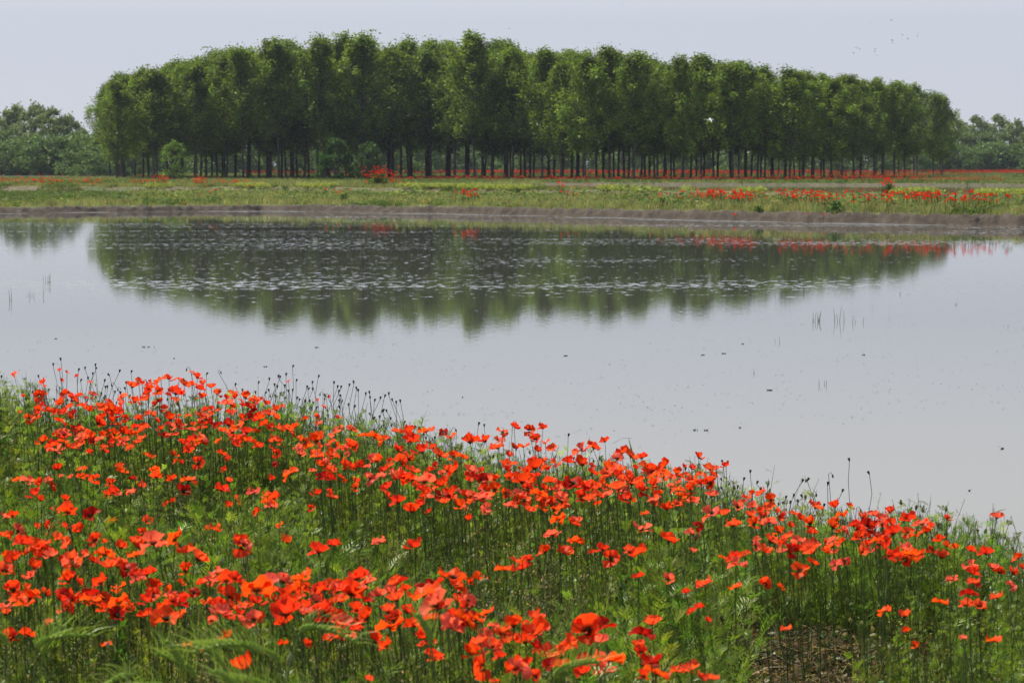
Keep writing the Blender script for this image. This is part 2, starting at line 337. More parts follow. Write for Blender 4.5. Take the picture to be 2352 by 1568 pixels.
# ------------------------------------------------------------------ trees
def crown_poplar(seed, H=16.0, leaves=12000, bare=.20):
    """straight trunk with steep limbs; leaf sprays gathered round the limb ends, an open ragged top"""
    r = np.random.default_rng(seed); q = Q(); tk = Q()
    bend = r.normal(0, .12, 2)
    zs = np.linspace(-.4, H * .93, 14); ax = lambda z: np.array([bend[0] * (z / H) ** 2 * 3, bend[1] * math.sin(z / H * 3), z])
    tk.tube([ax(z) for z in zs], [.085 * (1 - z / H) ** .8 + .02 + (.03 if z < .2 else 0) for z in np.maximum(zs, 0)], 1.0, 7)
    lob = r.random() * 6.28; nb = 88; pts = []; wts = []
    for i in range(nb):
        t = (i + r.random()) / nb; z0 = H * (bare + (.90 - bare) * t)
        prof = min(1.0, .62 + 1.6 * t) if t < .3 else max(.14, 1.08 - .98 * ((t - .3) / .7) ** 1.3)
        a = r.random() * 2 * math.pi; L = 2.75 * prof * r.uniform(.55, 1.2) * H / 16 * (1 + .22 * math.cos(a - lob) + .15 * math.cos(2 * a + lob)); up = r.uniform(.35, .75) + .5 * t
        p0 = ax(z0); d = np.array([math.cos(a), math.sin(a), up]); d /= np.linalg.norm(d)
        P = [p0 + d * L * k + np.array([0, 0, .35 * L * k * k]) for k in (0, .35, .7, 1.05)]
        tk.tube(P, [.05 * (1 - t * .5), .035, .022, .01], 1.0, 4)
        for k in (.38, .72, 1.04):
            c = p0 + d * L * k + np.array([0, 0, .35 * L * k * k]) + r.normal(0, .22, 3)
            pts.append(c); wts.append(r.uniform(.12, 1.5) * (.5 + k))
    for k in range(9):   # leading shoots of the top
        a = r.random() * 6.28; rr = r.uniform(0, 1.3); top = ax(H * .9) + np.array([math.cos(a) * rr, math.sin(a) * rr, 0])
        hh = r.uniform(.5, 1.7) * (1 - .35 * rr); top[2] -= .6 * rr; tk.tube([top - [0, 0, .6], top + [0, 0, hh * .6], top + [0, 0, hh]], [.03, .02, .008], 1.0, 4)
        for j in range(4): pts.append(top + np.array([0, 0, hh * j / 3.6 - .2])); wts.append(.40)
    pts = np.array(pts); wts = np.array(wts); wts /= wts.sum()
    ci = r.choice(len(pts), leaves, p=wts); n = leaves
    off = np.clip(r.normal(0, 1, (n, 3)), -1.7, 1.7) * (np.array([.24, .24, .42]) * r.uniform(.6, 1.35, len(pts))[ci][:, None]); c = pts[ci] + off
    cl = r.normal(1, .32, len(pts))[ci]          # each spray has its own shade of green
    d = r.normal(0, 1, (n, 3)); d[:, 2] = -abs(d[:, 2]) * .4; d /= np.linalg.norm(d, axis=1)[:, None]
    nn = r.normal(0, 1, (n, 3)); sd = np.cross(d, nn); sd /= np.linalg.norm(sd, axis=1)[:, None]
    L = r.uniform(.13, .26, n)[:, None]; W = L * .8
    V = np.stack([c, c + d * L * .45 + sd * W / 2, c + d * L, c + d * L * .45 - sd * W / 2], 1).reshape(-1, 3)
    T = np.array([.124, .186, .029]) * (cl * r.normal(1, .15, n)).clip(.5, 1.7)[:, None]; T[:, 0] *= r.normal(1, .12, n)
    T = np.repeat(T, 4, 0); Fq = np.arange(4 * n).reshape(-1, 4)
    return mesh_np("poplar_crown", V, Fq, T), smooth_all(mesh_np("poplar_trunk", *tk.arr()[:2]))

def crown_round(seed, H=12., Rr=5., n=5200, base=.12, leaf=.42, colr=(.060, .085, .030), open_=0., bushy=False):
    r = np.random.default_rng(seed); tk = Q()
    zs = np.linspace(-.5, H * .8, 8); tk.tube([[.3 * math.sin(z * .5 + seed), .25 * math.cos(z * .4), z] for z in zs], np.linspace(.28, .05, 8) * H / 12, 1.0, 6)
    nc = 60; ctr = []; rad = []
    for i in range(nc):
        t = r.random(); z = H * (base + (.93 - base) * t); pr = math.sin(math.pi * min(1, (.16 + t * .84))) ** .6 if not bushy else math.sqrt(max(0, 1 - (t * .95) ** 2))
        a = r.random() * 6.283; rr = Rr * pr * r.uniform(.25, .95) ** .6
        ctr.append([rr * math.cos(a), rr * math.sin(a), z]); rad.append(r.uniform(.10, .24) * Rr * (1 - .35 * open_))
    for i in range(0, nc, 3): tk.tube([[0, 0, max(0.1, ctr[i][2] * .55)], [ctr[i][0] * .5, ctr[i][1] * .5, ctr[i][2] * .82], ctr[i]], [.08, .05, .02], 1.0, 4)
    ctr = np.array(ctr); rad = np.array(rad); w_ = rad ** 2; ci = r.choice(nc, n, p=w_ / w_.sum())
    u = r.normal(0, 1, (n, 3)); u /= np.linalg.norm(u, axis=1)[:, None]
    c = ctr[ci] + u * (rad[ci] * (r.random(n) ** .35) * (1 + .25 * r.normal(0, 1, n)))[:, None] * np.array([1, 1, .8])
    c[:, 2] = np.maximum(c[:, 2], .1)
    d = r.normal(0, 1, (n, 3)); d /= np.linalg.norm(d, axis=1)[:, None]; sd = np.cross(d, r.normal(0, 1, (n, 3))); sd /= np.linalg.norm(sd, axis=1)[:, None]
    L = r.uniform(.6, 1.2, n)[:, None] * leaf; W = L * .7
    V = np.stack([c, c + d * L * .45 + sd * W / 2, c + d * L, c + d * L * .45 - sd * W / 2], 1).reshape(-1, 3)
    T = np.array(colr) * (r.normal(1, .15, nc)[ci] * r.normal(1, .14, n)).clip(.5, 1.6)[:, None]
    return mesh_np("tree_crown", V, np.arange(4 * n).reshape(-1, 4), np.repeat(T, 4, 0)), smooth_all(mesh_np("tree_trunk", *tk.arr()[:2]))

def make_tree(name, label, cat, meshes, leafmat, loc, rz, s, group=None, sxy=None):
    t = empty(name, loc, rz); t.scale = (sxy or s, sxy or s, s); tag(t, label, cat, group)
    link("crown", meshes[0], leafmat, t); link("trunk", meshes[1], M["bark"], t); return t

# --- the poplar plantation: a planted grid whose lines run away from the eye
pop = [crown_poplar(100 + i, bare=b) for i, b in enumerate([.20, .28, .17, .27, .23, .18, .29, .21, .26, .19])]
def front(px): return np.interp(px, [0, 270, 985, 1150, 1330, 1700, 1850, 2000, 2080, 2190, 2400], [285, 285, 290, 276, 262, 262, 273, 305, 335, 378, 460])
def height(px): return np.interp(px, [180, 240, 300, 500, 700, 890, 1000, 1150, 1330, 1480, 1640, 1850, 2000, 2120, 2200], [10.8, 12.6, 13.8, 16.0, 16.9, 17.6, 17.6, 16.6, 14.9, 14.2, 13.6, 12.5, 13.0, 13.3, 12.7])
VX = (985 - 1176) / F
rr_ = np.random.default_rng(21); trees = []
for i in range(-14, 22):
    for j in range(0, 34):
        y = 258 + j * 6.2; x = i * 5.0 + (j % 2) * 2.5 + VX * (y - 262) - 9.0
        px = 1176 + x / y * F
        if px < 235 or px > 2178: continue
        fy = front(px)
        if y < fy or y > fy + (60 if px < 1900 else 34): continue
        if rr_.random() < .035 and y > fy + 10: continue
        trees.append((px, x + rr_.normal(0, .4), y + rr_.normal(0, .5), int((y - fy) // 6)))
trees.sort(key=lambda t: (t[3], t[0]))
rown = ["front row", "second row", "third row", "fourth row", "fifth row", "sixth row", "seventh row", "eighth row", "ninth row", "innermost row"]
lo = min(trees, key=lambda t: t[0]); hi = max(trees, key=lambda t: t[0])
print("poplars", len(trees))
def side(px): return "left part" if px < 780 else "middle" if px < 1420 else "right part"
for k, (px, x, y, rw) in enumerate(trees):
    h = 1.0 * height(px) * (1 + .0012 * (y - front(px))) * rr_.uniform(.90, 1.07)
    z = float(HF(1176 + x / y * F, y)) - .05
    g = "poplars in the %s of the plantation, %s from the water" % (side(px), rown[min(rw, 9)])
    lab = "tall straight poplar with bare lower trunk, %s in the %s of the grove" % (rown[min(rw, 9)], side(px))
    if (px, x, y, rw) == lo: lab, g = "poplar at the left end of the plantation, crown reaching out over the meadow", None
    if (px, x, y, rw) == hi: lab, g = "small outermost poplar at the right end of the plantation", None
    w_ = h / 16 * rr_.uniform(1.22, 1.55) * (1.12 if h < 14 else 1.0)
    make_tree("poplar_tree", lab, "poplar", pop[rr_.integers(10)], M["poplar"], (x, y, z), rr_.random() * 6.28, h / 16, g or "poplars of the plantation", w_)

# --- background wood
woodA = [crown_round(200 + i, 13, 4.8, 5200, .06, .5, (.19, .24, .10), .1) for i in range(4)]
woodB = [crown_round(220 + i, 11, 5.5, 4200, .1, .5, (.13, .18, .065)) for i in range(4)]
bush = [crown_round(240 + i, 5, 4.2, 3000, .02, .42, (.125, .19, .06), bushy=True) for i in range(4)]
def bgtree(px, y, kind, h, label, group, name="woodland_tree", cat="tree"):
    set_ = {"A": woodA, "B": woodB, "C": bush}[kind]; H0 = {"A": 13, "B": 11, "C": 5}[kind]
    x = (px - 1176) / F * y
    make_tree(name, label, cat, set_[rr_.integers(4)], M["farleaf"], (x, y, float(HF(px, y)) - .1), rr_.random() * 6.28, h / H0, group, h / H0 * rr_.uniform(.9, 1.2))
for px, top in [(-60, 285), (5, 268), (45, 240), (85, 236), (125, 244), (162, 262), (190, 292)]:
    y = rr_.uniform(440, 490); h = (400 - top) / F * y + .2
    bgtree(px, y, "A", h, "loose crowned tree rising above the thicket left of the plantation", "tall loose trees left of the plantation")
for px in np.arange(-120, 330, 42):
    y = rr_.uniform(405, 440); bgtree(px + rr_.uniform(-8, 8), y, "C", rr_.uniform(5.0, 7.5), "dense green bush in the thicket left of the plantation", "bushes of the thicket on the left", "thicket_bush", "bush")
    bgtree(px + 20, y + 22, "B", rr_.uniform(7.0, 9.5), "rounded tree in the middle of the left thicket", "rounded trees of the left thicket")
for px in (215, 255, 300):
    bgtree(px, rr_.uniform(380, 395), "C", 4.2, "low bush at the foot of the leftmost poplars", "low bushes behind the leftmost poplars", "thicket_bush", "bush")
for px, top in [(2195, 262), (2240, 254), (2290, 252), (2330, 266), (2375, 272), (2430, 268), (2490, 262)]:
    y = rr_.uniform(560, 600); h = (391 - top) / F * y
    bgtree(px, y, "A", h, "pale hazy tree standing tall right of the plantation", "tall hazy trees right of the plantation")
for px in np.arange(2150, 2540, 44):
    bgtree(px, rr_.uniform(555, 575), "B", rr_.uniform(9.5, 11.5), "rounded pale tree closing the wood on the right", "rounded trees of the wood on the right")
for px in np.arange(2120, 2540, 38):
    bgtree(px, rr_.uniform(535, 552), "C", rr_.uniform(5.5, 8.0), "bush at the far edge of the poppy field on the right", "bushes beyond the poppy field on the right", "thicket_bush", "bush")
for px in np.arange(330, 2120, 52):
    y = rr_.uniform(500, 530) if px > 1000 else rr_.uniform(450, 480)
    bgtree(px + rr_.uniform(-12, 12), y, "C", rr_.uniform(5.0, 7.2), "shaded bush seen between the poplar trunks", "bushes seen between the poplar trunks", "thicket_bush", "bush")
    if int(px) % 2: continue
    bgtree(px + 26, y + 30, "B", rr_.uniform(9, 11), "dark tree glimpsed behind the poplar trunks", "trees glimpsed behind the poplar trunks")

# --- single bushes on the far side
sap = crown_round(300, 5.2, 1.9, 2600, .10, .24, (.17, .26, .05), .5)
rnd = crown_round(301, 4.6, 2.4, 5200, .0, .24, (.045, .098, .020), bushy=True)
rnd2 = crown_round(302, 5.0, 1.9, 3600, .16, .24, (.07, .125, .04))
sb = crown_round(303, 1.15, .62, 1500, .0, .10, (.085, .16, .035), bushy=True)
def single(px, y, ms, s, name, label, cat, sink=.08):
    x = (px - 1176) / F * y
    make_tree(name, label, cat, ms, M["farleaf"], (x, y, float(HF(px, y)) - sink), 1.0, s)
single(400, 272, sap, .93, "young_tree", "small light green sapling in front of the left poplar trunks", "young tree")
single(775, 270, rnd, 1.06, "round_shrub", "dark rounded bush in front of the poplar trunks", "shrub")
single(848, 274, rnd2, .95, "small_tree", "greyish green small tree touching the dark rounded bush", "small tree")
single(1917, 92.4, sb, .78, "bank_shrub", "dark green bush growing out of the muddy bank on the right", "shrub", .35)
single(1741, 95.2, sb, .42, "bank_weed", "small green weed clinging to the mud bank by the water", "shrub", .2)
single(1520, 101, sb, .50, "bank_shrub", "low dark bush on the grass strip above the mud bank", "shrub")
single(790, 119, sb, .50, "bank_shrub", "small leafy bush above the water near the left of the strip", "shrub")
single(655, 160, sb, .66, "dike_shrub", "small dark bush on the face of the far dike at left", "shrub")
single(1190, 141, sb, .62, "dike_shrub", "dark bush in the middle of the yellow green dike plants", "shrub")
single(2040, 124, sb, .52, "dike_shrub", "dark bush with poppies on the dike beside the paddy", "shrub")
single(870, 158, sb, 1.45, "poppy_clump", "big bushy clump of plants carrying red poppies on the far dike", "shrub", .35)

# ------------------------------------------------------------------ far-side ground cover (uncountable)
def tuft(seed, n, h, wd, c1, c2, lean=.35, spread_=.10, seg=3):
    r = np.random.default_rng(seed); q = Q()
    for i in range(n):
        a = r.random() * 6.283; b = np.array([math.cos(a), math.sin(a), 0]); p = np.array([r.normal(0, spread_), r.normal(0, spread_), -.02])
        H = h * r.uniform(.55, 1.1); ln = H * abs(r.normal(lean, lean * .5)); t = np.linspace(0, 1, seg + 1)
        P = p + b * (ln * t[:, None] ** 1.8) + np.array([0, 0, 1]) * (H * (t - .12 * t ** 3))[:, None]
        T = np.array(c1) + (np.array(c2) - np.array(c1)) * r.random()
        q.blade(P, wd * (1 - t * .85), np.array([-b[1] + r.normal(0, .6), b[0] + r.normal(0, .6), .2]), T * r.uniform(.8, 1.2))
    return q.arr()
def leafclump(seed, n, h, rad, leaf, c, up=.3):
    r = np.random.default_rng(seed); q = Q()
    for i in range(n):
        a = r.random() * 6.283; rr = rad * math.sqrt(r.random()); z = h * r.uniform(.05, 1) * (1 - .5 * (rr / rad) ** 2)
        d = r.normal(0, 1, 3); d[2] = abs(d[2]) * up; q.leaf(np.array([rr * math.cos(a), rr * math.sin(a), z]), d, r.normal(0, 1, 3), leaf * r.uniform(.6, 1.2), leaf * .5, np.array(c) * r.normal(1, .18))
    return q.arr()
def scatter_far(n, p0, p1, f0, f1, keep=None, seed=1):
    """random points between the curves f0(px) and f1(px), evenly over the ground"""
    r = np.random.default_rng(seed); px = r.uniform(p0, p1, n); t = r.random(n); a, b = f0(px), f1(px)
    y = np.sqrt(a * a + (b * b - a * a) * t); x = (px - 1176) / F * y; z = HF(px, y)
    X = np.stack([x, y, z], 1)
    if keep is not None: k = keep(px, x, y, z); X = X[k]; px = px[k]
    return X, px, r
def stuff(name, V, F_, T, mat, kind="stuff", label=None):
    me = mesh_np(name, V, F_, T); o = link(name, me, mat); tag(o, label, kind=kind); return o
Gg = (.15, .19, .068); Gd = (.058, .10, .025); Tn = (.33, .28, .16); Yg = (.28, .31, .085)
tufts = [tuft(1, 9, .30, .035, Gg, Gd), tuft(2, 9, .36, .03, Gg, Tn, .3), tuft(3, 8, .40, .026, Tn, Gg, .3), leafclump(4, 16, .25, .2, .11, Gd), leafclump(5, 16, .3, .22, .10, Gg)]
lim = lambda a, b: (a, b)
# strip between the pond bank and the dike
X, px, r = scatter_far(42000, -120, 2480, lambda p: YS(p) + .5, lambda p: YD(p) - 2.2, seed=2)
pn = .15 * (r.random(len(X)) - .5) + fbm(X[:, 0] * .3, X[:, 1] * .15, 3); s_ = X[:, 1] - YS(px)
keep = (s_ > .75) | (r.random(len(X)) < .3); X, px, pn, s_ = X[keep], px[keep], pn[keep], s_[keep]
idx = np.where(pn > .56, r.integers(2, 3, len(X)), np.where(pn > .47, r.integers(1, 3, len(X)), np.where(pn > .40, r.integers(0, 2, len(X)), r.integers(3, 5, len(X)))))
idx = np.where((px < 300) & (s_ > 12), 0, idx)
sc = r.uniform(.6, 1.15, len(X)) * np.where(s_ < 1.5, .6, 1); sc = np.where((px < 300) & (s_ > 12), sc * .5, sc)
big_ = r.random(len(X)) < .025; sc = np.where(big_, sc * 2.0, sc); idx = np.where(big_, 4, idx)
stuff("strip_grass", *spread(tufts, X, idx, r.random(len(X)) * 6.28, sc * (.55 + .9 * fbm(X[:, 0] * 1.1, X[:, 1] * .8, 2)), var=.28, r=r), M["grass"])
# dike: straw grasses, soil face showing through, pale broad-leaved plants along the crest
X, px, r = scatter_far(26000, -150, 2480, lambda p: YD(p) - 2.4, lambda p: YD(p) + 3.5, seed=3)
d = X[:, 1] - YD(px); nn = fbm(X[:, 0] * .5, X[:, 1] * .5, 3); soilface = (np.abs(d + 1.4) < 1.2) & (nn > .44 - .14 * np.clip((px - 300) / 900, 0, 1))
keep = ~soilface | (r.random(len(X)) < .06); keep &= (px < 1350) | (r.random(len(X)) < .45); X, px, nn, d = X[keep], px[keep], nn[keep], d[keep]
idx = np.where(nn > .40, r.integers(1, 3, len(X)), r.choice([0, 1, 3, 4], len(X)))
stuff("dike_grass", *spread(tufts, X, idx, r.random(len(X)) * 6.28, r.uniform(.5, 1.0, len(X)) * np.where((px > 1350) & (d > -1.6), .45, 1), var=.2, r=r), M["grass"])
yel = [leafclump(30 + i, 22, .34, .28, .14, Yg) for i in range(4)]
X, px, r = scatter_far(6500, 260, 2360, lambda p: YD(p) - 1.2, lambda p: YD(p) + 1.2, seed=4)
band = np.interp(px, [260, 560, 900, 1000, 1400, 1480, 1680, 1700, 2050, 2080, 2360], [.3, .8, .5, 1, .6, .15, .15, .3, .95, 1, .9])
nn = fbm(X[:, 0] * .45 + 40, X[:, 1] * 0, 3); keep = (nn < .30 + .30 * band) & (r.random(len(X)) < band); keep &= ~((px > 1750) & (px < 2020))
X = X[keep]
stuff("pale_dike_plants", *spread(yel, X, r.integers(0, 4, len(X)), r.random(len(X)) * 6.28, r.uniform(.6, 1.1, len(X)), var=.14, r=r), M["grass"])
# meadow up to and under the poplars, weeds of the far paddy bank
X, px, r = scatter_far(42000, -200, 2500, lambda p: np.where(p < 1250, YD(p) + 3.5, YP(p) - .5), lambda p: front(p) + 40, seed=5)
nn = fbm(X[:, 0] * .12 + 3, X[:, 1] * .1, 3)
idx = np.where(nn > .55, r.integers(1, 3, len(X)), np.where(nn > .45, r.integers(0, 2, len(X)), r.integers(3, 5, len(X))))
stuff("meadow_grass", *spread(tufts, X, idx, r.random(len(X)) * 6.28, r.uniform(.7, 1.5, len(X)), var=.2, r=r), M["grass"])
# young rice standing in the paddy
X, px, r = scatter_far(3600, 1200, 2500, lambda p: YD(p) + 4, lambda p: YP(p) - 1.5, seed=6); X[:, 2] = .44
X = X[fbm(X[:, 0] * .3, X[:, 1] * .1, 3) > .42]
rice = [tuft(60 + i, 3, .13, .010, Gg, Tn, .3, .03, 2) for i in range(3)]
stuff("rice_shoots", *spread(rice, X, r.integers(0, 3, len(X)), r.random(len(X)) * 6.28, r.uniform(.6, 1.2, len(X)), r=r), M["grass"])
# poppy field beyond the plantation, and its green
def farpoppy(seed):
    r = np.random.default_rng(seed); q = Q(); h = r.uniform(.50, .72)
    q.tube([[0, 0, 0], [.02, .01, h * .6], [.03, 0, h]], [.006] * 3, (.05, .08, .02), 3)
    for k in range(6):
        a = k * 1.047 + r.random(); d = np.array([math.cos(a), math.sin(a), r.uniform(.3, 1.1)])
        q.leaf(np.array([.03, 0, h]), d, np.array([-d[1], d[0], .8]), .062, .07, np.array([.80, .032, .010]) * r.uniform(.8, 1.15), .6)
    return q.arr()
fp = [farpoppy(i) for i in range(6)]
X, px, r = scatter_far(15000, 560, 2560, lambda p: np.where(p > 1900, np.maximum(front(p) * .78, YP(p) + 8), front(p) + 25), lambda p: p * 0 + 535, seed=8)
nn = fbm(X[:, 0] * .03, X[:, 1] * .035 + 7, 3); keep = (nn > .40) & ((px > 1000) | (X[:, 1] < 420)); X = X[keep]
stuff("poppy_field", *spread(fp, X, r.integers(0, 6, len(X)), r.random(len(X)) * 6.28, r.uniform(1.0, 1.3, len(X)), r=r, var=.22), M["petal"])
X, px, r = scatter_far(26000, 300, 2560, lambda p: front(p) + 10, lambda p: p * 0 + 540, seed=9)
stuff("field_weeds", *spread(tufts, X, r.integers(0, 5, len(X)), r.random(len(X)) * 6.28, r.uniform(1, 1.9, len(X)), r=r), M["grass"])
# red patches along the dikes and the strip: (column, spread in columns, distance curve, offset, spread, count)
P = []
def patch(px, sp, fy, off, so_, n):
    r = np.random.default_rng(int(px) + n); p = r.normal(px, sp, n); y = fy(p) + off + r.normal(0, so_, n)
    P.append(np.stack([(p - 1176) / F * y, y, HF(p, y)], 1))
for a in [(1640, 28, YS, 9, 3, 74), (1700, 22, YS, 5, 2, 55), (1820, 36, YS, 7, 3, 52), (1880, 24, YS, 5, 2, 43), (1990, 40, YS, 3, 1.2, 31), (2080, 30, YS, 8, 3, 43), (2110, 26, YS, 6, 2, 43),
          (2180, 40, YS, 4, 2, 37), (2260, 40, YS, 6, 2, 43), (2040, 12, YS, 1.6, .4, 9), (1075, 14, YS, 3.5, .8, 31), (1545, 22, YS, 5, 1, 11), (1300, 12, YS, 8, 1, 6), (480, 20, YS, 8, 2, 4), (790, 30, YS, 9, 2, 9),
          (110, 26, YD, 4, 4, 70), (40, 34, YD, 6, 5, 60), (210, 20, YD, 8, 5, 50), (330, 26, YD, 6, 4, 45), (375, 12, YD, 0, 1, 26), (460, 14, YD, 2, 2, 50), (540, 24, YD, 6, 4, 50), (865, 22, YD, 1, 1.2, 80), (880, 22, YD, 9, 3, 60),
          (1380, 26, YD, 10, 6, 20), (2035, 10, YD, -.3, .8, 26), (1290, 10, YD, -2, 1, 16)]: patch(*a)
for px in np.arange(900, 2300, 36): patch(px, 26, YP, 7, 3, int(10 + 26 * fbm(px * .01, 3.)))
X = np.concatenate(P); r = np.random.default_rng(5)
big = (np.abs(X[:, 0] / X[:, 1] * F + 1176 - 865) < 60) & (X[:, 1] < 165) & (X[:, 1] > 150)
X[:, 2] += np.where(big, r.uniform(.1, .7, len(X)), 0)
stuff("far_bank_poppies", *spread(fp, X, r.integers(0, 6, len(X)), r.random(len(X)) * 6.28, r.uniform(.8, 1.15, len(X)), r=r, var=.1), M["petal"])

# ------------------------------------------------------------------ things in and over the pond
def pond_pt(px, py): dx, dz = ray(px, py); y = -CH / dz; return dx * y, y, 0.0
def sprout(seed, n, h):
    r = np.random.default_rng(seed); q = Q()
    for i in range(n):
        a = r.random() * 6.28; p = np.array([r.normal(0, .12), r.normal(0, .12), -.05]); H = h * r.uniform(.5, 1.1); t = np.linspace(0, 1, 5)
        b = np.array([math.cos(a), math.sin(a), 0]); off = np.array([r.normal(0, .055), r.normal(0, .055), 0]); P_ = np.array([0, 0, -.12]) + off * np.minimum(t * 4, 1)[:, None] + b * (.16 * H * t[:, None] ** 2) + np.array([0, 0, 1]) * ((H + .1) * t * (1 - .15 * t * r.random()))[:, None]
        q.blade(P_, .010 * (1 - .8 * t), np.array([.1, 1, .2]), (.035, .05, .018))
    return q.arr()
for i, (px, py, n, h, lab) in enumerate([
    (105, 650, 7, .52, "leafy tuft of dark reed blades near the left edge of the pond"), (92, 682, 4, .32, "small dark reed tuft just below the larger left one"), (68, 680, 3, .2, "tiny reed tuft left of the small dark one"),
    (25, 690, 3, .55, "thin reed blades at the very left edge of the water"), (1878, 738, 8, .40, "tuft of dark reed shoots right of the tree reflection"), (1930, 738, 4, .45, "sparse upright reed shoots beside a denser tuft"),
    (1960, 742, 3, .3, "lone pair of reed blades right of two tufts"), (1850, 672, 2, .35, "single reed blade under the reflected treetops"), (1718, 858, 2, .2, "short dark blade standing in the open water"),
    (1893, 884, 3, .2, "short bent blade in the middle of the open water"), (1790, 785, 2, .25, "small blade left of the floating twigs"), (2075, 676, 4, .15, "low reed sprig near the right end of the reflection"),
    (2318, 750, 2, .18, "low reed blade near the right edge of the water"), (2200, 700, 3, .14, "faint low sprig in the pale water at right")]):
    x, y, z = pond_pt(px, py); o = link("reed_tuft", mesh_np("reed_tuft", *sprout(500 + i, n, h * .5)), M["foliage"], loc=(x, y, 0)); tag(o, lab, "reed tuft", "reed tufts standing in the pond")
def twig(seed, L):
    r = np.random.default_rng(seed); q = Q()
    for k in range(3):
        p = np.array([r.normal(0, L * .3), r.normal(0, L * .3), .0]); d = r.normal(0, 1, 3); d[2] = 0; d /= np.linalg.norm(d)
        q.tube([p, p + d * L * .5 + [0, 0, L * r.uniform(.0, .15)], p + d * L + [0, 0, L * r.uniform(-.1, .12)]], [.003, .004, .002], (.018, .02, .012), 4)
    for k in range(2): q.leaf(np.array([r.normal(0, L), 0, .01]), r.normal(0, 1, 3) * [1, 1, .5], np.array([0, 0, 1.]), L, L * .35, (.02, .025, .012))
    return q.arr()
for i, (px, py, L, lab) in enumerate([(335, 797, .11, "dark twig floating left in the open water"), (128, 778, .05, "tiny dark speck of plant at far left of the water"), (1597, 988, .07, "pair of dark curled leaves floating mid right"),
    (1622, 988, .06, "second pair of curled leaves right of the first pair"), (1700, 982, .06, "curled leaf floating right of the two pairs"), (1770, 896, .10, "dark floating sprig beside a flat streak of weed"), (2303, 1030, .09, "dark scrap of weed near the right edge"),
    (1300, 817, .08, "little dark crumbs of weed floating in the centre"), (1983, 815, .05, "dark crumb floating among the low sprigs at right"), (1613, 815, .09, "small upright leaf floating right of centre"), (1662, 812, .08, "thin upright sprig beside the small leaf"),
    (2225, 1127, .05, "pale feather-like scrap on the water above the right poppies"), (400, 823, .04, "small speck below the left floating twig"), (610, 842, .06, "thin curled leaf above the left poppies"), (728, 798, .06, "short floating stalk left of centre"),
    (1705, 790, .05, "dot of weed right of the treetop reflections"), (1063, 912, .04, "lone dark speck in the calm central water")]):
    x, y, z = pond_pt(px, py); o = link("floating_twig", mesh_np("floating_twig", *twig(600 + i, L * .30)), M["foliage"], loc=(x, y, 0.003)); tag(o, lab, "floating twig", "scraps of weed floating on the pond")
# flat crumbs of weed all over the pond
r = np.random.default_rng(77); n = 2600; px = r.uniform(-100, 2450, n); yy = np.exp(r.uniform(math.log(13), math.log(100), n)); q = Q()
dens = fbm((px - 1176) / F * yy * .35, yy * .12, 3); ok = (dens > .5) & (yy < YS(px) - 1)
for p_, y_ in zip(px[ok], yy[ok]):
    x_ = (p_ - 1176) / F * y_
    if y_ < edgeY(x_) + .6: continue
    for k in range(r.integers(1, 5)):
        a = r.random() * 6.28; c = np.array([x_ + r.normal(0, .12), y_ + r.normal(0, .12), .004 + .002 * r.random()]); L = r.uniform(.01, .045) 
        q.leaf(c, np.array([math.cos(a), math.sin(a), r.uniform(0, .12)]), np.array([0, 0, 1.]), L, L * .35, (.045, .05, .025))
stuff("floating_weed", *q.arr(), M["foliage"])

# pale scum washed up in a broken line along the far shore
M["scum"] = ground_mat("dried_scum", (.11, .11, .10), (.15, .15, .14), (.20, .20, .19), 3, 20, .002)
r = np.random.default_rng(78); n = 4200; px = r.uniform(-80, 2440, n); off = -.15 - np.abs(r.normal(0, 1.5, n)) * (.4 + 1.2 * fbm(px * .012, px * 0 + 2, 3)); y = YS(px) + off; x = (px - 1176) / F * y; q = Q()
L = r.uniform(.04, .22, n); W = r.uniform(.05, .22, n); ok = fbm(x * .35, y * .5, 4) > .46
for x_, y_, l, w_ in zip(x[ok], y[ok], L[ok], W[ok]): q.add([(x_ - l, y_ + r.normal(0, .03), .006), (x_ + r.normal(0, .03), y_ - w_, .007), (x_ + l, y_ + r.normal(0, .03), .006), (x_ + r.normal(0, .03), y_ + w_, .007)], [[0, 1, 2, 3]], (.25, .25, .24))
stuff("shore_scum", *q.arr(), M["scum"], label="pale broken scum floating along the far shore")

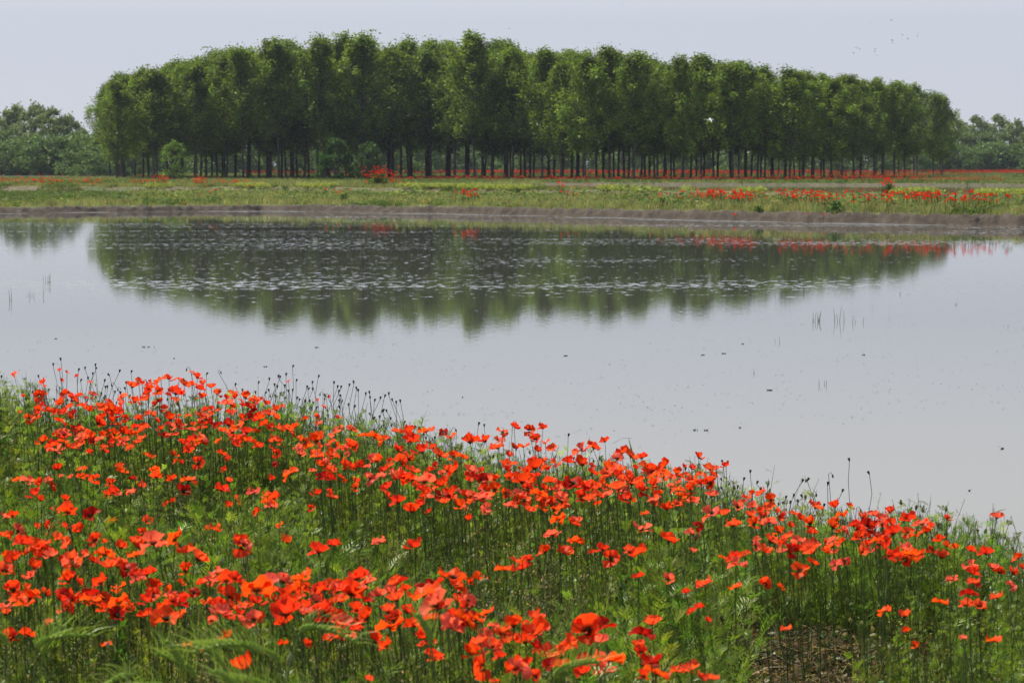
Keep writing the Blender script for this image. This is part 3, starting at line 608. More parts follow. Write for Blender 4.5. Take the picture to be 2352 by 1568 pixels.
# birds
def feather_mat(name, c):
    m, t = newmat(name); p = N(t, "ShaderNodeBsdfPrincipled"); p.inputs["Base Color"].default_value = (*c, 1); p.inputs["Roughness"].default_value = .8
    n = N(t, "ShaderNodeTexNoise"); n.inputs["Scale"].default_value = 30; b = N(t, "ShaderNodeBump"); b.inputs["Strength"].default_value = .2; t.links.new(n.outputs[0], b.inputs["Height"]); t.links.new(b.outputs[0], p.inputs["Normal"])
    o = N(t, "ShaderNodeOutputMaterial"); t.links.new(p.outputs[0], o.inputs[0]); return m
M["white"] = feather_mat("white_feathers", (.82, .82, .80)); M["dark"] = feather_mat("dark_feathers", (.03, .03, .032))
M["bill"] = feather_mat("yellow_bill", (.5, .33, .05))
def bird_mesh(flap, dihedral, neck=.0):
    """one continuous body: spindle along +X with head, fanned tail and two cambered wings (span 1)"""
    V = []; Fq = []; ks = 8
    prof = [(-.34, .004), (-.24, .030), (-.10, .060), (.04, .075), (.15, .055), (.20 + neck * .5, .030), (.25 + neck, .036), (.30 + neck, .026), (.34 + neck, .006)]
    for x, rd in prof:
        for j in range(ks): a = 2 * math.pi * j / ks; V.append((x, rd * math.cos(a), rd * .85 * math.sin(a) + (.02 if x > .2 else 0)))
    for i in range(len(prof) - 1):
        for j in range(ks): Fq.append((i * ks + j, i * ks + (j + 1) % ks, (i + 1) * ks + (j + 1) % ks, (i + 1) * ks + j))
    b = len(V); V += [(-.28, -.02, 0), (-.28, .02, 0), (-.46, .075, .01), (-.46, -.075, .01), (-.30, 0, .012), (-.44, 0, .02)]
    Fq += [(b, b + 4, b + 5, b + 3), (b + 4, b + 1, b + 2, b + 5)]
    for s in (1, -1):
        m = len(V)
        for k in range(7):
            t = k / 6; y = s * (.05 + .48 * t); z = dihedral * t + flap * math.sin(t * math.pi) * .5; ch = .23 * (1 - t ** 2.2) + .03; xs = .10 - .10 * t * t + .05 * math.sin(t * math.pi)
            V += [(xs, y, z), (xs - ch * .45, y, z + .022), (xs - ch, y, z - .004), (xs - ch * .45, y, z + .006)]
        for k in range(6):
            a0 = m + 4 * k; c0 = a0 + 4
            for j in range(4): Fq.append((a0 + j, a0 + (j + 1) % 4, c0 + (j + 1) % 4, c0 + j))
    me = bpy.data.meshes.new("bird"); me.from_pydata([tuple(v) for v in V], [], Fq); me.update(); return smooth_all(me)
def at(px, py, y): dx, dz = ray(px, py); return (dx * y, y, CH + dz * y)
eg = tag(link("white_bird", bird_mesh(.10, -.10, .08), M["white"], loc=at(1632, 275, 150)), "white egret flying low in front of the dark poplar crowns", "bird")
eg.scale = (.52,) * 3; eg.rotation_euler = (R(28), R(-4), R(12))
q = Q(); q.tube([[.41, 0, .02], [.46, 0, .018], [.51, 0, .014]], [.010, .008, .002], 1, 6); link("bill", smooth_all(mesh_np("bill", *q.arr()[:2])), M["bill"], eg)
q = Q(); q.tube([[-.25, .015, -.02], [-.5, .015, -.01], [-.64, .015, 0]], [.009, .007, .005], 1, 5); q.tube([[-.25, -.015, -.02], [-.5, -.015, -.01], [-.64, -.015, 0]], [.009, .007, .005], 1, 5)
link("legs", smooth_all(mesh_np("legs", *q.arr()[:2])), M["dark"], eg)
bm_ = [bird_mesh(.2, .12), bird_mesh(-.1, .25), bird_mesh(.1, -.12)]
for i, (bx, by) in enumerate([(1437, 23), (1515, 126), (1617, 110), (1618, 135), (1553, 152), (1443, 161), (1446, 181), (1189, 213), (1204, 213), (1219, 222), (1326, 222), (1323, 236), (1337, 267), (1288, 40), (1177, 248)]):
    px, py = (bx / 2.94 + 1600) * .98, (by / 2.94 + 40) * .98
    o = link("flying_bird", bm_[i % 3], M["dark"], loc=at(px, py, 330 + 12 * (i % 4))); o.scale = (.42,) * 3; o.rotation_euler = (R(20 * (i % 3)), 0, R(35 * i))
    lab = ("single distant dark bird highest in the sky above the right poplars" if i == 0 else "tiny dark bird in the loose flock over the right end of the plantation")
    tag(o, lab, "bird", "tiny dark birds flying over the right end of the plantation" if i else None)
o = link("flying_bird", bm_[0], M["dark"], loc=at(1169, 66, 300)); o.scale = (.35,) * 3; tag(o, "lone tiny dark bird just above the middle of the treetops", "bird")

# ------------------------------------------------------------------ foreground bank: plants nobody could count
def feathery(seed, h=.42, nl=22, lw=.0030, c=(.132, .195, .024), buds=1):
    """branching stem with finely cut leaves"""
    r = np.random.default_rng(seed); q = Q(); sc = np.array([.11, .16, .05])
    for st in range(2):
        a0 = r.random() * 6.28; ln = r.uniform(.02, .10); H = h * r.uniform(.8, 1.08)
        S = lambda t: np.array([math.cos(a0) * ln * t * t + .02 * math.sin(9 * t + seed), math.sin(a0) * ln * t * t, H * t])
        q.tube([S(t) for t in (0, .35, .7, 1)], [.0022, .002, .0015, .0008], sc, 3)
        for i in range(nl // 2):
            t = .12 + .86 * (i + r.random() * .5) / (nl // 2); a = r.random() * 6.28; L = r.uniform(.045, .085) * (1.15 - .5 * t)
            up = r.uniform(.6, 2.0); d = np.array([math.cos(a), math.sin(a), up]); d /= np.linalg.norm(d); p = S(t)
            sd = np.cross(d, [0, 0, 1.]); sd /= np.linalg.norm(sd); nr = np.cross(sd, d); col_ = np.array(c) * r.normal(1, .17) * (1 + .35 * (t - .4))
            q.leaf(p, d, nr, L, .003, col_)
            for k in range(5):
                u = .22 + .17 * k; b = p + d * L * u - np.array([0, 0, .15 * L * u * u]); l2 = L * (.58 - .30 * abs(u - .45)) 
                for s in (1, -1): q.leaf(b, d * 1.0 + sd * s + nr * r.normal(0, .25), nr, l2 * r.uniform(.8, 1.2), lw, col_ * r.normal(1, .1), .5)
    return q.arr()
def budstems(seed, h=.42, n=3):
    """hairy grey-green poppy stems with nodding buds or small capsules"""
    r = np.random.default_rng(seed); q = Q(); g = np.array([.17, .19, .075])
    for i in range(n):
        a = r.random() * 6.28; ln = r.uniform(.01, .08); H = h * r.uniform(.7, 1.15); b = np.array([math.cos(a), math.sin(a), 0]); p0 = np.array([r.normal(0, .05), r.normal(0, .05), 0])
        P = [p0 + b * ln * t * t + np.array([0, 0, H * t]) for t in (0, .4, .75, .95)]
        e = P[-1]; hook = r.random() < .55; R_ = r.uniform(.008, .014)
        if hook: P += [e + b * R_ * 1.0 + [0, 0, R_ * 1.3], e + b * R_ * 2 + [0, 0, -.2 * R_]]; dn = np.array([.15 * b[0], .15 * b[1], -1]); c0 = P[-1]
        else: dn = np.array([0, 0, 1.]); c0 = e
        q.tube(P, .0009, g, 3); l = r.uniform(.013, .022); w_ = l * .30
        q.tube([c0, c0 + dn * l * .25, c0 + dn * l * .6, c0 + dn * l], [w_ * .3, w_, w_ * .85, w_ * .1 if hook else w_ * .5], g * r.uniform(.8, 1.5), 5)
        for k in range(5):
            t = r.uniform(.03, .5); aa = r.random() * 6.28; d = np.array([math.cos(aa), math.sin(aa), r.uniform(.4, 1.3)]); q.leaf(p0 + b * ln * t * t + np.array([0, 0, H * t]), d, r.normal(0, 1, 3), r.uniform(.03, .07), .007, np.array([.14, .18, .04]) * r.normal(1, .15))
    return q.arr()
def panicle(seed, h=.5):
    r = np.random.default_rng(seed); q = Q(); c = np.array([.24, .20, .12])
    for i in range(3):
        a = r.random() * 6.28; b = np.array([math.cos(a), math.sin(a), 0]); H = h * r.uniform(.7, 1.1); P = [b * .08 * t * t + np.array([0, 0, H * t]) for t in (0, .5, .8, 1)]
        q.tube(P, .0009, (.12, .15, .05), 3)
        for k in range(34):
            t = r.uniform(.62, 1); w_ = .05 * (1.1 - t); pp = b * .08 * t * t + np.array([r.normal(0, w_), r.normal(0, w_), H * t]); q.leaf(pp, r.normal(0, 1, 3) + [0, 0, 1], r.normal(0, 1, 3), .008, .0035, c * r.uniform(.6, 1.5))
    return q.arr()
def lowweed(seed, c=(.19, .24, .04), h=.22, n=70):
    r = np.random.default_rng(seed); q = Q()
    for i in range(5):
        a = r.random() * 6.28; b = np.array([math.cos(a), math.sin(a), 0]); q.tube([[0, 0, 0], b * .05 + [0, 0, h * .5], b * .11 + [0, 0, h * .9]], .0016, (.12, .10, .04), 3)
        for k in range(n // 5):
            t = r.uniform(.15, 1.05); p = b * .11 * t ** 1.4 + np.array([r.normal(0, .014), r.normal(0, .014), h * .9 * t]); d = r.normal(0, 1, 3); d[2] = abs(d[2]) * .6; q.leaf(p, d, np.array([0, 0, 1.]) + r.normal(0, .5, 3), r.uniform(.014, .030), .012, np.array(c) * r.normal(1, .2), .55)
    return q.arr()
feA = [feathery(700 + i) for i in range(5)]
feB = [feathery(710 + i, .46, 16, .0040, (.136, .190, .029)) for i in range(4)]      # seen from further off: fewer, broader cuts
bst = [budstems(720 + i) for i in range(5)]
gra = [tuft(730 + i, 13, .42, .0055, (.15, .21, .035), (.23, .22, .08), .30, .05, 4) for i in range(4)]
gra2 = [tuft(740 + i, 9, .34, .0085, (.13, .20, .035), (.10, .17, .03), .45, .04, 4) for i in range(3)]
pan = [panicle(750 + i) for i in range(3)]; lw = [lowweed(760 + i) for i in range(4)] + [lowweed(770, (.07, .15, .04)), lowweed(771, (.16, .06, .025), .16, 50)]
protos = feA + feB + bst + gra + gra2 + pan + lw
i0 = np.cumsum([0, len(feA), len(feB), len(bst), len(gra), len(gra2), len(pan), len(lw)])
def bare(x, y):
    """the bare straw-covered patch, the scuffed soil in front of it and a few dark hollows"""
    a = ((x - .95) / .42) ** 2 + ((y - 7.85) / .62) ** 2; u = x / y
    b = (u > .092) & (u < .148) & (y < 7.75)
    c = ((x + .02) / .30) ** 2 + ((y - 8.05) / .35) ** 2
    d = ((x + .52) / .30) ** 2 + ((y - 8.25) / .45) ** 2
    e = ((x + 1.62) / .28) ** 2 + ((y - 12.7) / .35) ** 2
    return (a < 1) | b, (c < 1) | (d < 1) | (e < 1)
def layer(name, n, y0, y1, weights, hs, seed, label=None, mx=.62, keep=None, offE=.05):
    r = np.random.default_rng(seed); y = np.sqrt(r.uniform(y0 ** 2, y1 ** 2, n)); x = y * r.uniform(-.28, .28, n)
    s = edgeY(x) - y; ok = s > offE; bb, hh = bare(x, y); ok &= ~bb & (~hh | (r.random(n) < .10))
    if keep is not None: ok &= keep(x, y, s)
    x, y, s = x[ok], y[ok], s[ok]; n = len(x); wts = np.array(weights, float); wts = wts / wts.sum()
    kind = r.choice(len(wts), n, p=wts); lo_ = i0[kind]; cnt = (i0[kind + 1] - lo_); idx = lo_ + (r.random(n) * cnt).astype(int)
    hf = hs(x, y, s) * r.uniform(.72, 1.12, n)
    X = np.stack([x, y, G(x, y) - .01], 1)
    V, Fq, T = spread(protos, X, idx, r.random(n) * 6.28, hf, var=.30, tilt=.10, r=r)
    return stuff(name, V, Fq, T, M["foliage"], label=label)
def hgt(x, y, s):
    u = x / y; m = fbm(x * 1.6 + 11, y * 1.1 + 5, 3); h = .60 + .66 * smooth((m - .30) / .34)
    h = np.where(y > 9, np.minimum(h, 1.0), h) * np.clip(.40 + s * .34, .40, 1)                                   # shorter at the water
    h = np.where((u > .15) & (y < 8.6), h * .62, h)
    h = h * np.where(y < 7.4, .86, 1) * np.where((y < 9.2) & (y > 7.6), .84, 1)
    return h
#            feA feB bud grass grass2 pan low
layer("feathery_greenery", 4700, 4.2, 9.4, [9, 0, 1.6, 1.2, 1.0, .4, .8], hgt, 31, "dense feathery green plants covering the near bank")
layer("bank_greenery", 8800, 9.2, 16.2, [0, 9, 1.8, 2.0, .6, .3, .2], hgt, 32, "tangle of green plants along the pond edge")
layer("poppy_stems", 1200, 8.5, 16.2, [0, 0, 8, 1, 0, 0, 0], lambda x, y, s: hgt(x, y, s) * .95, 33, "thin poppy stems with nodding buds over the water edge", keep=lambda x, y, s: s < 3.2)
layer("front_grass", 1500, 4.0, 8.2, [0, 0, 1.5, 5, 3, 3.5, 0], lambda x, y, s: .95 + x * 0, 34, "mixed grasses and fine seed heads at the bottom of the bank", keep=lambda x, y, s: x / y < .04)
layer("low_weeds", 900, 6.0, 10.2, [0, 0, 0, .5, .3, 0, 6], lambda x, y, s: .85 + x * 0, 35, "low yellowish weeds at the right end of the bank", keep=lambda x, y, s: x / y > .09, offE=.3)
# the taller yellowish weeds at the left end
r = np.random.default_rng(36); n = 60; y = r.uniform(11.5, 14.6, n); x = y * (r.uniform(-60, 75, n) - 1176) / F; X = np.stack([x, y, G(x, y)], 1)
tw = [feathery(790 + i, .62, 30, .0042, (.16, .20, .045)) for i in range(3)]
stuff("tall_weeds", *spread(tw, X, r.integers(0, 3, n), r.random(n) * 6.28, r.uniform(.6, .9, n), r=r), M["foliage"], label="tall yellowish weeds at the left edge of the bank")
# straw on the bare patch
r = np.random.default_rng(88); q = Q()
for k in range(2600):
    if k % 3: x_ = r.normal(1.0, .22); y_ = r.normal(7.85, .42)
    else: y_ = r.uniform(6.4, 9.2); x_ = y_ * r.uniform(.06, .16)
    z_ = float(G(x_, y_)); a = r.random() * 6.28; L = r.uniform(.03, .13); d = np.array([math.cos(a), math.sin(a), r.normal(.08, .18)]); p = np.array([x_, y_, z_ + r.uniform(.004, .035)])
    c = np.array([.36, .28, .18]) if r.random() < .55 else np.array([.09, .055, .035])
    q.blade([p, p + d * L * .5 + [0, 0, r.normal(0, .012)], p + d * L], [.0035, .0035, .002], r.normal(0, 1, 3), c * r.uniform(.6, 1.3))
stuff("dry_straw", *q.arr(), M["foliage"], label="dead straw scattered over the bare soil at the bottom right")
r = np.random.default_rng(89); X = []
for k in range(260): X.append([r.normal(.95, .3), r.normal(7.9, .5), 0])
X = np.array(X); X[:, 2] = G(X[:, 0], X[:, 1]); mm = [lowweed(780 + i, c, .05, 30) for i, c in enumerate([(.10, .055, .03), (.16, .11, .06), (.06, .10, .025)])]
stuff("dead_moss", *spread(mm, X, r.integers(0, 3, len(X)), r.random(len(X)) * 6.28, r.uniform(.6, 1.3, len(X)), r=r), M["foliage"])

# ------------------------------------------------------------------ foreground poppies
# blossoms: column, row, width, look (1 dark eye, 2 pinkish, 3 half closed) of the 2352 px wide frame
BLOOMS = [(33,861,19,2),(100,880,19,0),(103,890,11,0),(154,857,9,0),(137,851,10,0),(141,875,11,0),(177,865,7,0),(53,911,11,0),(197,916,11,0),(150,909,25,0),(173,922,23,0),(137,929,27,0),(89,944,27,0),(110,945,24,0),(68,962,26,0),(45,949,12,0),(162,937,20,0),(123,951,23,0),(207,878,9,0),(441,855,11,0),(303,891,30,0),(318,876,17,0),(327,884,20,0),(343,897,27,0),(370,874,27,0),(388,873,27,0),(411,872,17,0),(355,882,27,2),(365,901,25,0),(340,906,23,0),(403,907,37,0),(392,899,17,1),(423,886,27,0),(442,886,23,0),(453,870,27,0),(467,884,23,0),(460,896,23,0),(485,892,23,0),(498,907,27,0),(464,915,25,0),(535,906,23,0),(520,916,20,0),(540,917,23,0),(563,916,30,0),(585,924,23,0),(610,929,23,0),(530,929,20,0),(503,927,13,0),(572,936,30,1),(500,946,17,2),(310,926,27,0),(283,916,27,2),(340,919,23,0),(358,932,21,0),(378,939,20,1),(248,927,23,2),(230,937,23,0),(258,947,37,0),(247,936,23,0),(277,934,20,0),(210,941,20,0),(193,939,17,0),(167,954,23,0),(222,974,37,0),(267,977,27,0),(287,961,20,1),(258,966,20,0),(318,965,27,0),(337,956,23,0),(353,957,23,0),(392,966,33,0),(410,956,13,0),(458,957,23,0),(470,945,20,0),(487,942,20,0),(465,984,22,0),(443,978,20,0),(413,981,20,0),(393,983,27,2),(370,989,25,0),(333,986,27,0),(310,984,20,0),(525,979,30,0),(547,981,30,0),(555,964,27,0),(578,961,30,1),(535,994,30,2),(617,954,30,0),(635,944,23,0),(635,964,23,0),(607,977,27,0),(647,934,17,0),(567,997,30,0),(587,992,17,0),(567,1014,27,0),(547,1022,23,0),(587,1022,23,0),(628,1011,27,0),(458,1010,37,2),(433,1039,33,0),(455,1063,30,1),(343,1049,25,0),(241,1039,19,0),(97,1017,30,0),(148,1001,30,2),(145,1017,25,0),(128,1037,40,2),(117,1029,27,0),(180,1027,30,0),(197,1011,30,0),(203,1001,23,0),(187,1007,27,2),(283,997,30,0),(263,1001,30,0),(313,997,27,0),(328,1009,23,0),(290,1014,23,2),(300,1031,20,0),(278,1021,20,2),(230,1011,23,2),(205,1041,20,0),(247,997,20,0),(390,1002,20,2),(502,1014,20,0),(635,1042,23,1),(632,1066,13,1),(680,982,25,0),(700,966,20,0),(732,974,20,2),(727,959,17,0),(743,934,11,0),(758,912,9,0),(730,921,9,0),(663,877,9,0),(778,961,17,0),(780,984,20,2),(770,997,27,2),(728,1017,43,0),(693,1031,30,2),(688,1047,30,2),(720,1044,23,0),(727,1051,30,0),(733,1066,20,0),(757,1082,25,0),(763,1016,20,0),(780,1031,17,0),(667,1089,37,0),(668,994,20,0),(133,1082,25,3),(187,1079,23,0),(165,1097,20,2),(200,1096,13,0),(275,1070,18,0),(280,1087,27,0),(354,1080,23,0),(359,1098,33,0),(405,1061,13,0),(418,1067,10,3),(87,1114,30,0),(112,1107,23,2),(253,1115,34,0),(245,1141,28,0),(272,1137,19,2),(300,1133,27,2),(95,1153,23,3),(149,1151,27,0),(433,1105,37,0),(421,1129,33,1),(508,1129,35,0),(585,1134,33,2),(615,1139,27,0),(630,1147,33,0),(623,1166,30,2),(591,1178,22,0),(528,1165,25,0),(398,1155,9,3),(383,1160,10,0),(155,1180,43,0),(127,1178,28,0),(29,1187,29,0),(211,1186,39,1),(110,1219,41,0),(40,1222,37,2),(20,1237,33,0),(3,1232,17,0),(340,1202,33,0),(327,1226,30,1),(354,1251,60,2),(404,1240,49,0),(178,1222,40,0),(145,1241,33,0),(220,1244,37,1),(240,1247,20,0),(90,1259,43,0),(107,1251,20,0),(63,1252,20,2),(553,1253,53,1),(453,1288,45,0),(733,1272,50,0),(767,1254,37,0),(278,1261,37,0),(238,1276,43,0),(313,1277,43,0),(117,1281,40,2),(192,1281,27,2),(213,1291,30,0),(273,1297,37,0),(17,1281,30,0),(755,1131,17,0),(715,1167,17,1),(642,1206,10,0),(148,1286,27,0),(268,1302,33,0),(297,1312,37,0),(338,1322,43,0),(325,1327,37,0),(355,1354,33,3),(427,1314,40,0),(415,1341,20,0),(498,1317,33,2),(73,1329,43,2),(30,1357,40,1),(70,1377,50,0),(103,1367,30,0),(47,1386,37,0),(160,1336,47,0),(145,1366,30,0),(180,1339,27,0),(232,1342,40,0),(273,1351,37,0),(147,1401,29,2),(217,1389,33,0),(237,1404,40,0),(270,1416,50,1),(293,1402,27,0),(13,1412,30,0),(25,1467,43,0),(63,1461,37,0),(113,1432,20,2),(333,1416,37,0),(377,1399,40,0),(383,1424,67,0),(413,1379,40,0),(410,1412,33,0),(445,1361,30,1),(473,1336,23,0),(493,1336,33,0),(520,1337,50,0),(550,1339,30,0),(527,1376,50,0),(590,1359,67,0),(623,1362,37,0),(613,1332,30,2),(650,1339,43,2),(698,1326,50,0),(657,1416,73,0),(653,1436,50,0),(658,1399,63,0),(585,1426,47,2),(522,1467,43,0),(487,1426,30,2),(465,1499,37,0),(563,1542,50,3),(648,1482,30,0),(610,1499,27,2),(433,1482,20,0),(700,1359,43,0),(747,1357,47,0),(773,1361,30,0),(727,1382,37,2),(707,1412,40,0),(747,1399,43,0),(763,1467,43,0),(703,1482,23,0),(773,1382,30,0),(243,1482,17,0),(550,1412,30,0),(567,1392,33,0),(677,1379,30,0),(473,1382,27,0),(630,1382,27,0),(767,1419,37,0),(806,991,26,2),(833,1002,26,0),(859,1006,30,0),(881,1012,30,0),(938,997,41,0),(945,1016,41,0),(911,993,22,0),(979,993,37,0),(1020,993,22,1),(1035,1003,26,0),(915,1038,34,0),(921,1061,37,0),(938,1057,30,0),(865,1061,34,0),(818,1076,30,0),(874,1096,28,2),(818,1122,26,0),(971,1040,41,0),(1009,1049,37,0),(994,1032,26,0),(1043,1051,30,0),(1061,1051,26,0),(988,1085,27,0),(1028,1083,30,0),(1046,1083,41,1),(945,1104,30,0),(975,1109,45,2),(998,1109,30,0),(1080,1019,41,0),(1153,993,30,0),(1181,984,26,0),(1217,989,28,1),(1247,986,25,0),(1230,1012,28,1),(1114,1016,34,0),(1146,1014,26,2),(1144,1031,34,0),(1202,1027,30,0),(1178,1029,22,0),(1268,1034,28,0),(1236,1038,26,0),(1170,1049,26,0),(1253,1016,22,0),(1337,1036,40,2),(1363,1031,34,0),(1390,1017,27,0),(1337,1070,40,0),(1251,1061,21,0),(1230,1079,45,0),(1253,1077,22,0),(1211,1092,37,0),(1200,1111,49,0),(1170,1099,28,0),(1136,1104,30,0),(1099,1106,45,1),(1080,1096,30,0),(1138,1127,37,0),(915,1157,37,0),(949,1178,30,3),(968,1162,34,0),(983,1143,19,0),(986,1177,15,0),(1030,1144,45,0),(1110,1146,41,2),(1076,1196,16,3),(1172,1164,34,2),(1202,1149,34,0),(1215,1176,28,0),(1245,1167,30,0),(1243,1156,19,0),(871,1247,34,2),(1270,1230,39,2),(1253,1270,40,0),(1294,1271,39,0),(1359,1271,19,0),(1384,1265,34,0),(1404,1283,40,1),(1446,1269,35,0),(1466,1327,27,0),(1472,1218,45,2),(1536,1244,46,0),(1532,1172,32,0),(1159,1310,40,0),(1198,1310,41,0),(1181,1289,19,0),(1316,1111,45,1),(1286,1126,30,0),(1264,1109,37,0),(1341,1121,41,0),(1286,1149,37,0),(1399,1083,41,0),(1418,1081,30,0),(1361,1089,26,0),(1378,1124,34,0),(1391,1092,30,0),(1429,1042,34,0),(1418,1055,30,2),(1448,1051,30,0),(1474,1053,30,0),(1483,1076,34,0),(1528,1072,34,0),(1524,1096,34,0),(1506,1111,34,2),(1506,1141,34,0),(1421,1126,41,0),(1451,1115,34,0),(1470,1111,34,0),(1436,1151,37,0),(1395,1137,26,2),(1373,1160,22,0),(1560,1096,22,0),(1562,1109,19,0),(821,1332,56,0),(844,1342,49,2),(806,1370,64,0),(913,1381,45,0),(1039,1329,67,0),(975,1370,67,0),(1005,1392,71,2),(1009,1340,26,0),(1101,1334,37,0),(844,1422,49,0),(893,1407,41,0),(896,1443,67,0),(934,1407,34,0),(949,1441,49,0),(1043,1415,37,0),(1091,1426,37,0),(1118,1411,37,0),(1181,1441,56,0),(1232,1426,49,0),(1234,1456,60,0),(1208,1479,56,0),(1174,1471,37,0),(1352,1449,66,1),(1468,1488,37,0),(1489,1520,45,2),(1185,1539,56,0),(1256,1512,64,0),(1283,1535,45,0),(1339,1524,49,0),(1339,1550,45,0),(1399,1520,71,0),(1399,1548,41,2),(1131,1486,37,0),(1148,1512,30,0),(859,1475,49,0),(889,1486,37,0),(818,1449,37,0),(1230,1554,30,1),(1508,1550,56,0),(1553,1542,34,0),(846,1565,19,0),(1136,1565,22,0),(1290,1482,22,0),(1024,1441,34,0),(806,1467,34,2),(986,1422,41,0),(1299,1494,34,0),(1478,1557,37,0),(1605,1053,31,0),(1590,1079,26,0),(1575,1092,19,0),(1609,1092,25,0),(1632,1081,34,0),(1645,1079,22,2),(1668,1072,22,0),(1632,1111,30,1),(1592,1115,34,0),(1635,1141,34,2),(1635,1182,45,2),(1665,1184,28,0),(1602,1209,26,1),(1590,1229,34,2),(1684,1209,34,0),(1694,1167,34,2),(1714,1145,25,0),(1729,1136,22,0),(1752,1134,28,0),(1772,1151,35,0),(1769,1169,31,0),(1729,1167,30,2),(1765,1201,34,2),(1731,1207,34,0),(1725,1188,34,0),(1746,1175,22,0),(1769,1247,38,0),(1789,1224,30,0),(1812,1235,30,0),(1812,1267,49,2),(1871,1167,34,0),(1918,1168,27,3),(1951,1167,25,0),(1840,1194,28,0),(1860,1205,34,0),(1864,1226,26,0),(1911,1214,37,0),(1980,1192,30,0),(1962,1209,30,0),(2003,1213,34,0),(1977,1220,30,2),(1937,1222,26,2),(1969,1239,36,0),(2016,1241,28,0),(2052,1229,41,0),(2046,1178,31,0),(2041,1204,26,0),(2087,1197,41,0),(2119,1205,34,2),(2102,1231,26,0),(2127,1224,34,0),(2156,1244,32,0),(2164,1283,37,0),(2078,1268,43,2),(2108,1280,24,0),(1913,1256,37,0),(1870,1269,41,0),(1866,1295,30,0),(1844,1267,15,0),(1917,1272,28,2),(1922,1299,32,2),(1943,1289,22,1),(1894,1248,22,0),(1990,1250,26,0),(2289,1191,36,2),(2230,1267,28,0),(2265,1274,34,0),(2235,1319,32,0),(2278,1306,30,2),(2295,1317,34,0),(2325,1319,34,0),(2340,1284,30,0),(2348,1306,19,0),(2322,1346,26,2),(2243,1346,17,1),(2220,1392,37,0),(2292,1374,30,0),(1757,1342,32,1),(1791,1351,15,0),(1590,1407,22,0),(2079,1419,41,0),(2082,1452,25,0),(2033,1404,34,0),(2282,1472,34,0),(2102,1484,24,0),(2211,1466,22,2),(1587,1539,41,0),(1635,1561,34,0),(1607,1557,22,0),(1808,1447,15,0),(1660,1282,20,0),(1590,1267,15,2),(1575,1362,15,0),(1626,1428,15,0)]
PODS = [(122,840),(140,828),(219,841),(89,867),(180,852),(195,848),(213,861),(220,849),(252,863),(274,855),(301,856),(240,877),(202,871),(220,886),(72,901),(82,897),(100,907),(11,881),(3,868),(185,876),(290,882),(277,891),(247,891),(243,892),(233,907),(227,907),(263,881),(129,887),(330,874),(436,845),(474,861),(500,852),(540,886),(557,899),(593,881),(619,873),(639,867),(643,869),(657,863),(672,844),(731,867),(717,881),(680,876),(654,889),(631,887),(637,891),(705,892),(672,899),(718,896),(767,882),(775,891),(742,902),(587,904),(627,906),(632,912),(682,917),(687,921),(698,926),(712,924),(720,929),(747,911),(727,939),(780,917),(783,892),(663,901),(643,907),(802,887),(813,881),(819,894),(823,899),(840,907),(849,904),(850,916),(860,922),(873,917),(883,912),(893,907),(902,921),(910,927),(920,924),(851,954),(858,963),(865,969),(870,976),(881,980),(900,980),(953,984),(971,986),(986,1001),(1305,1002),(1112,980),(1099,976),(1178,969),(1039,984),(1723,1086),(1708,1103),(1738,1111),(1677,1109),(1683,1108),(1842,1107),(1854,1104),(1903,1088),(1901,1114),(1951,1059),(1997,1089),(1934,1130),(1799,1159),(1833,1154),(1867,1132),(1892,1164),(1967,1167),(2065,1179),(2022,1194),(2003,1182),(2193,1230),(2220,1237),(2183,1246),(2215,1259),(2305,1295),(1660,1063),(1574,1080),(1746,1130),(2245,1224),(2269,1242),(2260,1248),(1823,1141),(2299,1261),(1814,1201),(1694,1121)]
def petals(seed, open_=.5, c=(.78, .028, .008), eye=.5, pinch=0.):
    """four broad crumpled petals, two inside two; the cup opens with open_"""
    r = np.random.default_rng(seed); q = Q(); nu, nv = 9, 6
    for k in range(4):
        a0 = k * math.pi / 2 + r.normal(0, .12) ; inner = k % 2; half = r.uniform(1.0, 1.22)
        op = np.clip(open_ + r.normal(0, .16), .12, 1.05); R_ = .044 * r.uniform(.88, 1.1) * (.94 if inner else 1); ph = r.random(3) * 6.28; fold = r.normal(0, .18); T0 = np.array(c) * r.normal(1, .10)
        V = []; T = []
        for j in range(nv):
            v = j / (nv - 1); rad = (.10 + .90 * v)
            el = (1.28 - 1.0 * op + (.16 if inner else -.04)) * (.62 + .38 * v) - (.35 * (op - .6) * v * v if op > .6 else 0)
            for i in range(nu):
                u = (i / (nu - 1) - .5) * 2; an = a0 + u * half * (.62 + .38 * v)
                rim = 1 - .16 * u * u * v + .05 * math.sin(5 * u + ph[0]) * v
                rr = R_ * rad * rim; e2 = el + v * (.20 * math.sin(3.2 * u + ph[1]) + .10 * math.sin(7 * u + ph[2] + 3 * v)) + fold * u * v
                hr = rr * math.cos(e2); zz = rr * math.sin(e2) + .0025 * v * math.sin(9 * u + ph[0])
                V.append((hr * math.cos(an), hr * math.sin(an), zz + (.0015 if inner else 0)))
                T.append(T0 * (1 + .06 * math.sin(14 * u)) if v > .25 or eye < .3 else (T0 * .25 if v > .1 else (.012, .004, .008)))
        Fq = [[j * nu + i, j * nu + i + 1, (j + 1) * nu + i + 1, (j + 1) * nu + i] for j in range(nv - 1) for i in range(nu - 1)]
        q.add(V, Fq, np.array(T))
    return smooth_all(mesh_np("blossom", *q.arr()))
def heart(seed):
    r = np.random.default_rng(seed); q = Q()
    q.tube([[0, 0, -.003], [0, 0, .003], [0, 0, .009], [0, 0, .011]], [.002, .0042, .0045, .001], (.05, .07, .03), 7)
    for i in range(26): a = r.random() * 6.28; d = np.array([math.cos(a), math.sin(a), r.uniform(.4, 1.3)]); d /= np.linalg.norm(d); q.leaf(np.zeros(3), d, r.normal(0, 1, 3), r.uniform(.010, .014), .0022, (.012, .010, .014), .85)
    return mesh_np("flower_centre", *q.arr())
